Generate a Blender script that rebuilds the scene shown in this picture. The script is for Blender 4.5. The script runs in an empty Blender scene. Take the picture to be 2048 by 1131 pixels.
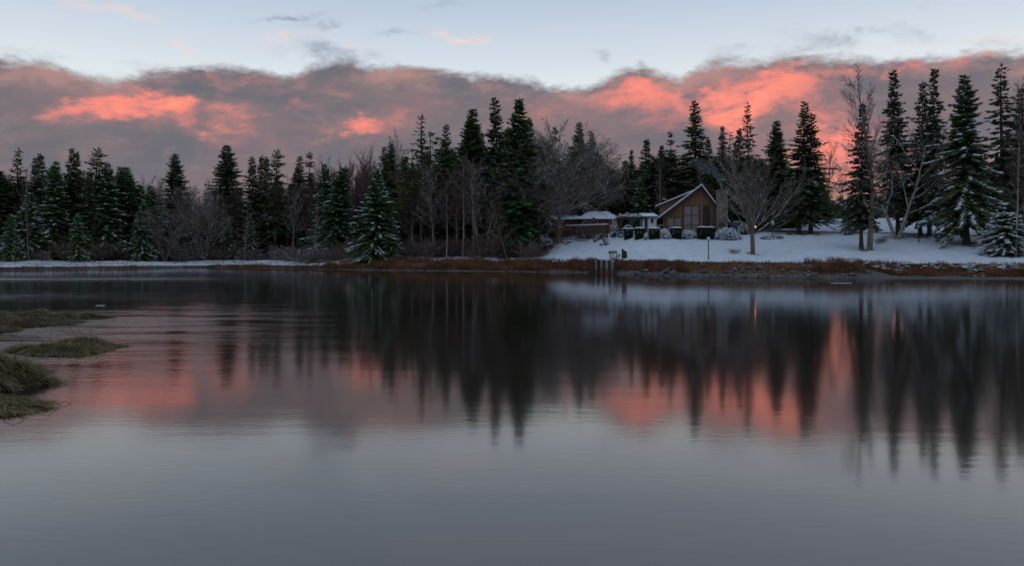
import bpy, math, random
import numpy as np
from mathutils import Vector, Matrix

# ------------------------------------------------------------------ camera
F, HZ, CAMH = 1500.0, 500.0, 3.1          # focal length (photo px), horizon row, camera height
sc = bpy.context.scene
cam_d = bpy.data.cameras.new("camera")
cam = bpy.data.objects.new("camera", cam_d)
sc.collection.objects.link(cam)
cam.location = (0, 0, CAMH)
cam.rotation_euler = (math.radians(90), 0, 0)
cam_d.sensor_width = 36.0
cam_d.lens = F / 2048 * 36.0
cam_d.shift_y = -(565.5 - HZ) / 2048
cam_d.clip_end = 8000
sc.camera = cam
sc.view_settings.view_transform = 'Standard'
sc.view_settings.look = 'None'
sc.view_settings.exposure = 0.10
sc.view_settings.gamma = 1.0
sc.cycles.use_denoising = True
sc.cycles.max_bounces = 5
sc.cycles.diffuse_bounces = 2
sc.cycles.glossy_bounces = 2
sc.cycles.transmission_bounces = 2
sc.cycles.volume_bounces = 0
sc.cycles.volume_step_rate = 4
sc.cycles.sample_clamp_indirect = 6


def lin(r, g, b):
    f = lambda c: (c / 255 / 12.92) if c / 255 <= 0.04045 else ((c / 255 + 0.055) / 1.055) ** 2.4
    return (f(r), f(g), f(b), 1.0)


# ------------------------------------------------------------------ world / sky
SUN_AZ = math.radians(23.5)               # sunset glow behind the trees on the right
SUN_EL = math.radians(2.0)
world = bpy.data.worlds.new("World")
sc.world = world
world.use_nodes = True
world.cycles.sampling_method = 'MANUAL'
world.cycles.sample_map_resolution = 256
wt = world.node_tree
wt.nodes.clear()


class G:
    """tiny node-graph helper"""
    def __init__(s, tree):
        s.t = tree

    def n(s, typ, **kw):
        nd = s.t.nodes.new(typ)
        for k, v in kw.items():
            setattr(nd, k, v)
        return nd

    def put(s, sock, v):
        if isinstance(v, bpy.types.NodeSocket):
            s.t.links.new(v, sock)
        elif v is not None:
            sock.default_value = v

    def m(s, op, a, b=None, c=None, clamp=False):
        nd = s.n('ShaderNodeMath', operation=op, use_clamp=clamp)
        for i, v in enumerate((a, b, c)):
            s.put(nd.inputs[i], v)
        return nd.outputs[0]

    def vm(s, op, a, b=None):
        nd = s.n('ShaderNodeVectorMath', operation=op)
        s.put(nd.inputs[0], a)
        if b is not None:
            s.put(nd.inputs[1], b)
        return nd.outputs['Value'] if op in ('DOT_PRODUCT', 'LENGTH') else nd.outputs[0]

    def noise(s, vec, scale, detail=3, rough=0.5, dist=0.0, col=False):
        nd = s.n('ShaderNodeTexNoise')
        s.put(nd.inputs['Vector'], vec)
        nd.inputs['Scale'].default_value = scale
        nd.inputs['Detail'].default_value = detail
        nd.inputs['Roughness'].default_value = rough
        nd.inputs['Distortion'].default_value = dist
        return nd.outputs['Color'] if col else nd.outputs[0]

    def ss(s, x, a, b):
        nd = s.n('ShaderNodeMapRange', interpolation_type='SMOOTHSTEP')
        s.put(nd.inputs['Value'], x)
        s.put(nd.inputs['From Min'], a)
        s.put(nd.inputs['From Max'], b)
        return nd.outputs[0]

    def mix(s, f, a, b, blend='MIX'):
        nd = s.n('ShaderNodeMix', data_type='RGBA', blend_type=blend)
        s.put(nd.inputs[0], f)
        s.put(nd.inputs[6], a)
        s.put(nd.inputs[7], b)
        return nd.outputs[2]

    def ramp(s, x, stops, interp='LINEAR'):
        nd = s.n('ShaderNodeValToRGB')
        s.put(nd.inputs[0], x)
        cr = nd.color_ramp
        cr.interpolation = interp
        while len(cr.elements) < len(stops):
            cr.elements.new(0.5)
        for e, (p, c) in zip(cr.elements, stops):
            e.position = p
            e.color = c
        return nd.outputs[0]

    def xyz(s, x, y, z):
        nd = s.n('ShaderNodeCombineXYZ')
        for i, v in enumerate((x, y, z)):
            s.put(nd.inputs[i], v)
        return nd.outputs[0]


def sk(px, py):
    """photo pixel -> (azimuth, tangent of elevation) on the sky"""
    az = math.atan((px - 1024) / F)
    return az, (HZ - py) / F * math.cos(az)


g = G(wt)
tc = g.n('ShaderNodeTexCoord').outputs['Generated']
sep = g.n('ShaderNodeSeparateXYZ')
wt.links.new(tc, sep.inputs[0])
dx, dy, dz = sep.outputs
az = g.m('ARCTAN2', dx, dy)
hyp = g.m('SQRT', g.m('ADD', g.m('MULTIPLY', dx, dx), g.m('MULTIPLY', dy, dy)))
el = g.m('DIVIDE', dz, g.m('MAXIMUM', hyp, 0.02))
# noise space: stretched so clouds are wider than tall
nv = g.xyz(dx, dy, g.m('MULTIPLY', dz, 2.2))
warp = g.vm('SUBTRACT', g.noise(nv, 9, 5, 0.62, col=True), (0.5, 0.5, 0.5))
warp_f = g.vm('SUBTRACT', g.noise(nv, 34, 5, 0.65, col=True), (0.5, 0.5, 0.5))
wsep = g.n('ShaderNodeSeparateXYZ')
wt.links.new(g.vm('ADD', g.vm('MULTIPLY', warp, (0.10, 0.075, 0)), g.vm('MULTIPLY', warp_f, (0.03, 0.03, 0))), wsep.inputs[0])
azw = g.m('ADD', az, wsep.outputs[0])
elw = g.m('ADD', el, wsep.outputs[1])
pw = g.xyz(azw, elw, 0.0)
n_big = g.noise(nv, 6, 5, 0.6)
n_mid = g.noise(nv, 17, 5, 0.62, 0.4)


def blob(px, py, rx, ry, st, tilt=0.0):
    a0, e0 = sk(px, py)
    ca = math.cos(a0)
    ra, re = rx / F * ca * ca, ry / F * ca
    v = g.vm('SUBTRACT', pw, (a0, e0, 0))
    if tilt:
        nd = g.n('ShaderNodeVectorRotate', rotation_type='Z_AXIS')
        wt.links.new(v, nd.inputs['Vector'])
        nd.inputs['Angle'].default_value = tilt
        v = nd.outputs[0]
    v = g.vm('MULTIPLY', v, (1 / ra, 1 / re, 0))
    d = g.vm('DOT_PRODUCT', v, v)
    return g.m('MULTIPLY', g.m('EXPONENT', g.m('MULTIPLY', d, -1.0)), st)


def total(lst):
    o = lst[0]
    for b in lst[1:]:
        o = g.m('ADD', o, b)
    return o


# cloud-bank upper edge as a function of azimuth (goes on evenly outside the frame)
edge_pts = [(0, 120), (60, 122), (130, 136), (210, 150), (270, 150), (330, 138), (430, 128), (500, 133), (560, 150),
            (610, 134), (680, 121), (760, 127), (850, 134), (950, 150), (1060, 163), (1150, 172), (1220, 152), (1290, 126),
            (1330, 148), (1365, 152), (1395, 129), (1500, 122), (1640, 115), (1750, 116), (1850, 112), (1950, 105), (2048, 100)]
ep = [sk(*p) for p in edge_pts]
fc = g.n('ShaderNodeFloatCurve')
cm = fc.mapping
cm.use_clip = False
cu = cm.curves[0]
A0 = 0.9
pts = [(-math.pi, 0.20), (-1.6, 0.215), (-0.95, 0.205)] + ep + [(0.95, 0.205), (1.6, 0.215), (math.pi, 0.20)]
pts = [((a + math.pi) / (2 * math.pi), e) for a, e in pts]
while len(cu.points) < len(pts):
    cu.points.new(0.5, 0.2)
for p, (x, y) in zip(cu.points, pts):
    p.location = (x, y)
    p.handle_type = 'AUTO_CLAMPED'
cm.update()
wt.links.new(g.m('MULTIPLY_ADD', az, 1 / (2 * math.pi), 0.5), fc.inputs['Value'])
edge = fc.outputs[0]
edge = g.m('ADD', edge, g.m('MULTIPLY', g.m('SUBTRACT', n_mid, 0.5), 0.030))
edge = g.m('ADD', edge, g.m('MULTIPLY', g.m('SUBTRACT', g.noise(nv, 60, 4, 0.6), 0.5), 0.016))
below = g.m('SUBTRACT', edge, el)                       # >0 inside the bank
bank = g.ss(below, -0.006, 0.011)

# clear sky: physical sky under a thin pale veil
nish = g.n('ShaderNodeTexSky', sky_type='NISHITA')
nish.sun_disc = False
nish.sun_elevation = SUN_EL
nish.sun_rotation = SUN_AZ
nish.altitude = 20
nish.air_density = 1.0
nish.dust_density = 0.6
nish.ozone_density = 2.0
nish_c = g.mix(1.0, nish.outputs[0], (0.10, 0.10, 0.10, 1), 'MULTIPLY')
veil = g.ramp(g.m('MULTIPLY', el, 1.0, clamp=True), [
    (0.0, lin(205, 200, 200)), (0.215, lin(218, 226, 230)), (0.26, lin(203, 213, 224)), (0.335, lin(178, 193, 212)),
    (0.55, lin(180, 191, 208)), (1.0, lin(162, 181, 210))])
clear = g.mix(0.86, nish_c, veil)

# small clouds in the clear part
wisp_n = g.ss(n_mid, 0.36, 0.62)
pinkw = total([blob(237, 25, 80, 12, 0.75), blob(545, 88, 55, 9, 0.9), blob(925, 72, 50, 8, 0.95, 0.1),
               blob(360, 98, 50, 9, 0.55, 0.15), blob(255, 98, 45, 7, 0.35), blob(1100, 74, 25, 7, 0.3),
               blob(1990, 80, 50, 10, 0.6, 0.25), blob(700, 92, 60, 6, 0.3)])
greyw = total([blob(590, 38, 70, 9, 1.0, -0.17), blob(680, 55, 60, 8, 0.7, -0.15), blob(790, 65, 45, 8, 0.55, -0.1),
               blob(640, 118, 70, 18, 0.9), blob(730, 122, 40, 14, 0.6), blob(70, 108, 70, 10, 0.4), blob(1200, 110, 14, 12, 0.7),
               blob(1490, 112, 40, 12, 0.5), blob(1690, 78, 90, 12, 0.75, 0.12), blob(1620, 100, 60, 12, 0.5),
               blob(1830, 62, 50, 8, 0.4, 0.2), blob(1990, 88, 60, 9, 0.4, 0.25), blob(320, 140, 60, 8, 0.4),
               blob(880, 5, 50, 6, 0.3), blob(1890, 8, 30, 5, 0.35)])
clear = g.mix(g.m('MULTIPLY', g.m('MULTIPLY', pinkw, wisp_n), 0.95, clamp=True), clear, lin(228, 200, 190))
clear = g.mix(g.m('MULTIPLY', g.m('MULTIPLY', greyw, wisp_n), 0.95, clamp=True), clear, lin(142, 150, 163))
# faint streaks everywhere above the bank
streak = g.ss(g.noise(g.xyz(dx, dy, g.m('MULTIPLY', dz, 7)), 5, 5, 0.6), 0.58, 0.80)
clear = g.mix(g.m('MULTIPLY', streak, 0.08), clear, lin(196, 190, 196))

# cloud bank body
n_fine = g.noise(g.vm('ADD', nv, g.vm('MULTIPLY', warp, (0.12, 0.12, 0.12))), 42, 5, 0.66)
body = g.mix(g.ss(n_big, 0.34, 0.66), lin(98, 101, 109), lin(126, 110, 113))
body = g.mix(g.m('MULTIPLY', g.ss(below, 0.07, 0.24), 0.35), body, lin(130, 110, 115))
body = g.mix(g.m('MULTIPLY', g.ss(n_mid, 0.44, 0.70), 0.45), body, lin(95, 96, 105))
body = g.mix(g.m('MULTIPLY', g.ss(n_fine, 0.50, 0.78), 0.30), body, lin(152, 130, 130))
glow = total([
    blob(110, 222, 80, 24, 0.62), blob(265, 210, 95, 27, 0.95), blob(185, 236, 26, 20, 0.45), blob(352, 208, 38, 24, 0.6),
    blob(470, 222, 55, 40, 0.62), blob(690, 186, 52, 13, 0.55), blob(704, 264, 74, 22, 0.90), blob(455, 148, 65, 15, 0.60),
    blob(320, 142, 70, 9, 0.30), blob(600, 218, 40, 14, 0.42), blob(560, 182, 45, 12, 0.30), blob(800, 240, 60, 16, 0.34), blob(150, 300, 80, 16, 0.22), blob(420, 262, 60, 18, 0.36), blob(860, 205, 90, 34, 0.26), blob(1085, 222, 95, 46, 0.42),
    blob(1265, 192, 85, 46, 0.62), blob(1300, 160, 60, 22, 0.40), blob(1480, 180, 105, 55, 0.62), blob(1450, 228, 60, 38, 0.60),
    blob(1590, 160, 90, 44, 0.35), blob(1860, 126, 270, 16, 0.60), blob(1668, 295, 50, 60, 0.75),
    blob(1440, 205, 260, 80, 0.30), blob(1660, 270, 200, 90, 0.28), blob(280, 215, 240, 50, 0.14), blob(520, 285, 240, 55, 0.26),
    blob(1780, 340, 240, 70, 0.34), blob(1200, 310, 300, 60, 0.12)])
glow = g.m('MULTIPLY', glow, g.m('ADD', 0.24, g.m('MULTIPLY', g.ss(n_mid, 0.28, 0.68), 0.66)))
glow = g.m('MULTIPLY', glow, g.m('ADD', 0.72, g.m('MULTIPLY', n_fine, 0.56)))
pink = g.ramp(g.m('MULTIPLY', glow, 1.0, clamp=True), [
    (0.0, lin(146, 114, 117)), (0.3, lin(172, 120, 119)), (0.6, lin(214, 128, 118)), (0.85, lin(238, 136, 119)), (1.0, lin(248, 146, 124))])
body = g.mix(g.ss(glow, 0.03, 0.66), body, pink)
rim = g.m('MULTIPLY', g.ss(below, 0.0, 0.010), g.ss(below, 0.035, 0.012))
body = g.mix(g.m('MULTIPLY', rim, g.m('MULTIPLY', g.ss(n_big, 0.45, 0.62), 0.45)), body, lin(196, 146, 138))
skyc = g.mix(bank, clear, body)
# a warm band low over the horizon around the set sun
sepel = g.ss(el, 0.14, 0.02)
lowg = g.m('MULTIPLY', sepel, g.m('EXPONENT', g.m('MULTIPLY', g.m('POWER', g.m('DIVIDE', g.m('SUBTRACT', az, SUN_AZ), 0.22), 2.0), -1.0)))
skyc = g.mix(g.m('MULTIPLY', lowg, 0.5), skyc, lin(250, 160, 132))
bg = g.n('ShaderNodeBackground')
wt.links.new(skyc, bg.inputs['Color'])
bg.inputs['Strength'].default_value = 1.12
wo = g.n('ShaderNodeOutputWorld')
wt.links.new(bg.outputs[0], wo.inputs['Surface'])

# the sun has just gone down behind the wood: weak, soft and warm
sun_d = bpy.data.lights.new("sun", 'SUN')
sun_d.energy = 0.04
sun_d.angle = math.radians(75)
sun_d.color = (1.0, 0.62, 0.45)
sun = bpy.data.objects.new("sun", sun_d)
sc.collection.objects.link(sun)
sdir = Vector((math.sin(SUN_AZ) * math.cos(SUN_EL), math.cos(SUN_AZ) * math.cos(SUN_EL), math.sin(SUN_EL)))
sun.rotation_euler = (-sdir).to_track_quat('-Z', 'Y').to_euler()

# ------------------------------------------------------------------ helpers
C = sc.collection
rnd = random.Random(7)
PI = math.pi


class MB:
    """collects geometry; build() links it as ONE mesh object"""
    def __init__(s):
        s.v, s.f = [], []

    def add(s, vs, fs):
        o = len(s.v)
        s.v.extend(vs)
        s.f.extend([tuple(i + o for i in q) for q in fs])
        return s

    def box(s, x0, x1, y0, y1, z0, z1):
        return s.add([(x0, y0, z0), (x1, y0, z0), (x1, y1, z0), (x0, y1, z0), (x0, y0, z1), (x1, y0, z1), (x1, y1, z1), (x0, y1, z1)],
                     [(0, 3, 2, 1), (4, 5, 6, 7), (0, 1, 5, 4), (1, 2, 6, 5), (2, 3, 7, 6), (3, 0, 4, 7)])

    def prism(s, poly, off):
        """polygon (3-D points) swept along a vector"""
        n = len(poly)
        a = [tuple(p) for p in poly]
        b = [tuple(p[i] + off[i] for i in range(3)) for p in poly]
        return s.add(a + b, [tuple(range(n - 1, -1, -1)), tuple(range(n, 2 * n))] +
                     [(i, (i + 1) % n, n + (i + 1) % n, n + i) for i in range(n)])

    def tube(s, pts, rad, sides=6, cap=True):
        n = len(pts)
        vs = []
        ref = None
        for i, p in enumerate(pts):
            d = Vector(pts[min(i + 1, n - 1)]) - Vector(pts[max(i - 1, 0)])
            if d.length < 1e-9:
                d = Vector((0, 0, 1))
            d.normalize()
            if ref is None:
                ref = Vector((1, 0, 0)) if abs(d.x) < 0.8 else Vector((0, 1, 0))
            a = (ref - d * ref.dot(d)).normalized()
            ref = a
            b = d.cross(a)
            r = rad[i] if not isinstance(rad, (int, float)) else rad
            for k in range(sides):
                t = 2 * PI * k / sides
                q = Vector(p) + (a * math.cos(t) + b * math.sin(t)) * r
                vs.append((q.x, q.y, q.z))
        fs = [(i * sides + k, i * sides + (k + 1) % sides, (i + 1) * sides + (k + 1) % sides, (i + 1) * sides + k)
              for i in range(n - 1) for k in range(sides)]
        if cap:
            fs.append(tuple(range(sides - 1, -1, -1)))
            fs.append(tuple((n - 1) * sides + k for k in range(sides)))
        return s.add(vs, fs)

    def lump(s, c, rx, ry, rz, seed=0, rot=0.0, sub=1, jit=0.18):
        """irregular stone / clump"""
        base, faces = ICO[sub]
        r = random.Random(seed)
        ca, sa = math.cos(rot), math.sin(rot)
        vs = []
        for x, y, z in base:
            k = 1 + r.uniform(-jit, jit)
            x, y, z = x * rx * k, y * ry * k, z * rz * k
            vs.append((c[0] + x * ca - y * sa, c[1] + x * sa + y * ca, c[2] + z))
        return s.add(vs, faces)

    def mesh(s, name, mat):
        me = bpy.data.meshes.new(name)
        me.from_pydata(s.v, [], s.f)
        me.materials.append(mat)
        return me

    def build(s, name, mat, parent=None, smooth=False):
        me = s.mesh(name, mat)
        if smooth:
            me.polygons.foreach_set('use_smooth', [True] * len(me.polygons))
        return link(name, me, parent)


def _ico():
    import bmesh
    out = {}
    for sub in (0, 1, 2):
        b = bmesh.new()
        bmesh.ops.create_icosphere(b, subdivisions=sub + 1, radius=1.0)
        out[sub] = ([tuple(v.co) for v in b.verts], [tuple(v.index for v in f.verts) for f in b.faces])
        b.free()
    return out


ICO = _ico()


def link(name, data, parent=None):
    o = bpy.data.objects.new(name, data)
    C.objects.link(o)
    if parent:
        o.parent = parent
    return o


def thing(name, label, cat, loc=(0, 0, 0), rz=0.0, group=None):
    o = link(name, None)
    o.location = loc
    o.rotation_euler = (0, 0, rz)
    o.empty_display_size = 0.3
    return tag(o, label, cat, group)


def tag(o, label=None, cat=None, group=None, kind=None):
    if label:
        o['label'] = label
    if cat:
        o['category'] = cat
    if group:
        o['group'] = group
    if kind:
        o['kind'] = kind
    return o


def mat(name, col, rough=0.8, col2=None, scale=4.0, detail=3, spec=0.3, bump=0.0, bscale=None, coord='Object', stretch=(1, 1, 1),
        lo=0.35, hi=0.65):
    m_ = bpy.data.materials.new(name)
    m_.use_nodes = True
    t = m_.node_tree
    b = t.nodes['Principled BSDF']
    b.inputs['Roughness'].default_value = rough
    b.inputs['Specular IOR Level'].default_value = spec
    q = G(t)
    col = (*col, 1) if len(col) == 3 else col
    b.inputs['Base Color'].default_value = col
    if col2 or bump:
        v = q.n('ShaderNodeTexCoord').outputs[coord] if coord != 'World' else q.n('ShaderNodeNewGeometry').outputs['Position']
        if stretch != (1, 1, 1):
            v = q.vm('MULTIPLY', v, stretch)
        if col2:
            col2 = (*col2, 1) if len(col2) == 3 else col2
            nz = q.noise(v, scale, detail, 0.6)
            q.put(b.inputs['Base Color'], q.mix(q.ss(nz, lo, hi), col, col2))
        if bump:
            bn = q.n('ShaderNodeBump')
            bn.inputs['Strength'].default_value = bump
            q.put(bn.inputs['Height'], q.noise(v, bscale or scale, 4, 0.6))
            q.put(b.inputs['Normal'], bn.outputs[0])
    return m_


SNOWC = (0.70, 0.74, 0.79)


def bark(name, c1, c2, snow=0.0, scale=3.0, stretch=(1, 1, 0.3)):
    """bark with snow lying on the upper sides"""
    m_ = mat(name, c1, 0.9, c2, scale, 3, 0.2, stretch=stretch)
    if snow > 0:
        t = m_.node_tree
        q = G(t)
        b = t.nodes['Principled BSDF']
        src = b.inputs['Base Color'].links[0].from_socket
        ge = q.n('ShaderNodeNewGeometry')
        sp = q.n('ShaderNodeSeparateXYZ')
        t.links.new(ge.outputs['Normal'], sp.inputs[0])
        up = q.ss(sp.outputs[2], 0.25, 0.6)
        patch = q.ss(q.noise(ge.outputs['Position'], 0.9, 3, 0.6), 0.62 - snow * 0.4, 0.72 - snow * 0.4)
        q.put(b.inputs['Base Color'], q.mix(q.m('MULTIPLY', up, patch), src, (*SNOWC, 1)))
    return m_


def leafmat(name, c1, c2, scale=1.2, trans=0.25):
    m_ = bpy.data.materials.new(name)
    m_.use_nodes = True
    t = m_.node_tree
    q = G(t)
    b = t.nodes['Principled BSDF']
    b.inputs['Roughness'].default_value = 0.75
    b.inputs['Specular IOR Level'].default_value = 0.25
    oi = q.n('ShaderNodeObjectInfo')
    v = q.vm('ADD', q.n('ShaderNodeTexCoord').outputs['Object'], q.xyz(oi.outputs['Random'], 0.0, 0.0))
    nz = q.noise(v, scale, 3, 0.6)
    nz = q.m('ADD', nz, q.m('MULTIPLY', q.m('SUBTRACT', oi.outputs['Random'], 0.5), 0.22))
    c = q.mix(q.ss(nz, 0.32, 0.68), (*c1, 1), (*c2, 1))
    q.put(b.inputs['Base Color'], c)
    tr = q.n('ShaderNodeBsdfTranslucent')
    q.put(tr.inputs['Color'], c)
    mx = q.n('ShaderNodeMixShader')
    mx.inputs[0].default_value = trans
    t.links.new(b.outputs[0], mx.inputs[1])
    t.links.new(tr.outputs[0], mx.inputs[2])
    t.links.new(mx.outputs[0], t.nodes['Material Output'].inputs['Surface'])
    return m_


M = {}
M['snow'] = mat('snow', SNOWC, 0.75, (0.60, 0.66, 0.73), 1.5, 4, 0.3, 0.25, 6, coord='World')
M['needle'] = leafmat('needles', (0.054, 0.086, 0.038), (0.120, 0.155, 0.064), 0.8)
M['needle_green'] = leafmat('needles_green', (0.046, 0.104, 0.030), (0.100, 0.180, 0.048), 0.8)
M['needle_pine'] = leafmat('needles_pine', (0.080, 0.125, 0.035), (0.16, 0.20, 0.060), 0.8)
M['needle_dark'] = leafmat('needles_dark', (0.052, 0.070, 0.040), (0.108, 0.122, 0.066), 0.8)
M['trunk_dark'] = bark('bark_dark', (0.050, 0.040, 0.034), (0.085, 0.070, 0.060))
M['bark_grey'] = bark('bark_grey', (0.125, 0.100, 0.090), (0.205, 0.170, 0.152), 0.25)
M['bark_snowy'] = bark('bark_snowy', (0.120, 0.100, 0.090), (0.185, 0.158, 0.142), 0.22)
M['bark_brown'] = bark('bark_brown', (0.105, 0.076, 0.064), (0.17, 0.125, 0.105), 0.12)
M['bark_red'] = bark('bark_reddish', (0.11, 0.070, 0.064), (0.16, 0.105, 0.095), 0.1)
M['bark_olive'] = bark('bark_olive', (0.105, 0.090, 0.068), (0.18, 0.155, 0.12), 0.45)
M['birch'] = bark('birch_bark', (0.20, 0.18, 0.155), (0.40, 0.37, 0.33), 0.3, 2.5, (1, 1, 2.5))


# ------------------------------------------------------------------ terrain
def vnoise(x, y, seed=0):
    x = np.asarray(x, float)
    y = np.asarray(y, float)
    xi, yi = np.floor(x).astype(np.int64), np.floor(y).astype(np.int64)
    fx, fy = x - xi, y - yi
    fx, fy = fx * fx * (3 - 2 * fx), fy * fy * (3 - 2 * fy)

    def h(a, b):
        n = (a * 374761393 + b * 668265263 + seed * 974711) & 0xFFFFFFFF
        n = ((n ^ (n >> 13)) * 1274126177) & 0xFFFFFFFF
        return ((n ^ (n >> 16)) & 0xFFFF) / 65535.0
    return (h(xi, yi) * (1 - fx) + h(xi + 1, yi) * fx) * (1 - fy) + (h(xi, yi + 1) * (1 - fx) + h(xi + 1, yi + 1) * fx) * fy


def fbm(x, y, seed=0, o=4):
    s, a = 0.0, 0.5
    for k in range(o):
        s = s + a * (vnoise(np.asarray(x) * 2 ** k, np.asarray(y) * 2 ** k, seed + k) - 0.5)
        a *= 0.5
    return s


_sx = np.linspace(-400, 400, 3201)
_sy = np.interp(_sx, [-400, -160, -120, -79, -55, -42, -31, -15, 0, 10.7, 14, 20, 26, 37, 53, 74, 150, 400],
                [40, 80, 100, 116, 133, 128, 121, 114, 108, 103.5, 97.5, 88, 84, 82.5, 79, 74, 58, 30])
_k = np.exp(-0.5 * (np.arange(-24, 25) / 8.0) ** 2)
_sy = np.convolve(np.pad(_sy, 24, mode='edge'), _k / _k.sum(), mode='valid')
_sy = _sy + fbm(_sx * 0.22, _sx * 0 + 3.3, 5) * 2.4 * (1 - np.clip((np.abs(_sx) - 90) / 60, 0, 1))


def shore(x):
    return np.interp(x, _sx, _sy)


def sst(x, a, b):
    t = np.clip((np.asarray(x, float) - a) / (b - a), 0, 1)
    return t * t * (3 - 2 * t)


def ground(x, y):
    x = np.asarray(x, float)
    y = np.asarray(y, float)
    s = y - shore(x)
    zl = np.interp(s, [-40, -6, 0, 1.5, 4, 20, 60, 200, 3000], [-3, -0.9, 0, 0.28, 0.5, 1.6, 3.2, 5, 20])
    zm = np.interp(s, [-40, -6, 0, 1.5, 4, 20, 60, 200, 3000], [-3, -0.9, 0, 0.7, 1.4, 2.4, 4.5, 7, 20])
    zr = np.interp(s, [-40, -6, 0, 1.8, 4.5, 31, 60, 90, 200, 3000], [-3, -0.9, 0, 0.95, 1.65, 5.2, 8.8, 9.6, 11, 22])
    zb = np.interp(s, [-40, -6, 0, 3.0, 4.2, 6.5, 31, 60, 90, 200, 3000], [-3, -0.9, 0, 0.10, 0.7, 1.6, 5.2, 8.8, 9.6, 11, 22])
    a = sst(x, -34, -22)
    b = sst(x, 3.5, 15)
    c = sst(x, 38, 44)
    z = zl * (1 - a) + zm * a
    z = z * (1 - b) + zr * b
    z = z * (1 - c) + zb * c
    tw = sst(x, 3.5, 8.5) * (1 - sst(x, 19, 26))            # garden terrace under the cottage
    z = z + tw * (s > 4.5) * np.maximum(0, np.clip(1.65 + (s - 4.5) * 0.235, -9, 5.75) - z)
    w = sst(s, 3, 12)
    z = z + fbm(x * 0.12, y * 0.12, 11) * (0.5 + 0.6 * (1 - b)) * w + fbm(x * 0.6, y * 0.6, 3) * 0.10 * sst(s, 0.3, 4)
    near = np.clip((2.0 - y) * 0.45, -3, 1.4) + fbm(x * 0.3, y * 0.3, 21) * 0.3
    return np.where(y < 8, np.maximum(z, near), z)


def gz(x, y):
    return float(ground(x, y))


def hit(px, py, y0=72.0):
    """point where the view ray through a photo pixel meets the land"""
    ys = np.arange(y0, 420, 0.2)
    xs = (px - 1024) / F * ys
    zs = CAMH - (py - HZ) / F * ys
    gg = ground(xs, ys)
    ok = np.nonzero((gg >= zs) & (ys > shore(xs)))[0]
    i = ok[0] if len(ok) else len(ys) - 1
    return Vector((float(xs[i]), float(ys[i]), float(gg[i])))


def behind(px, s):
    """point on the land at s metres behind the water's edge, seen in photo column px"""
    y = 110.0
    for _ in range(40):
        y = 0.5 * y + 0.5 * (float(shore((px - 1024) / F * y)) + s)
    x = (px - 1024) / F * y
    return Vector((x, y, gz(x, y)))


def mpp(p):
    return p.y / F                          # metres per photo pixel at a point


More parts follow.
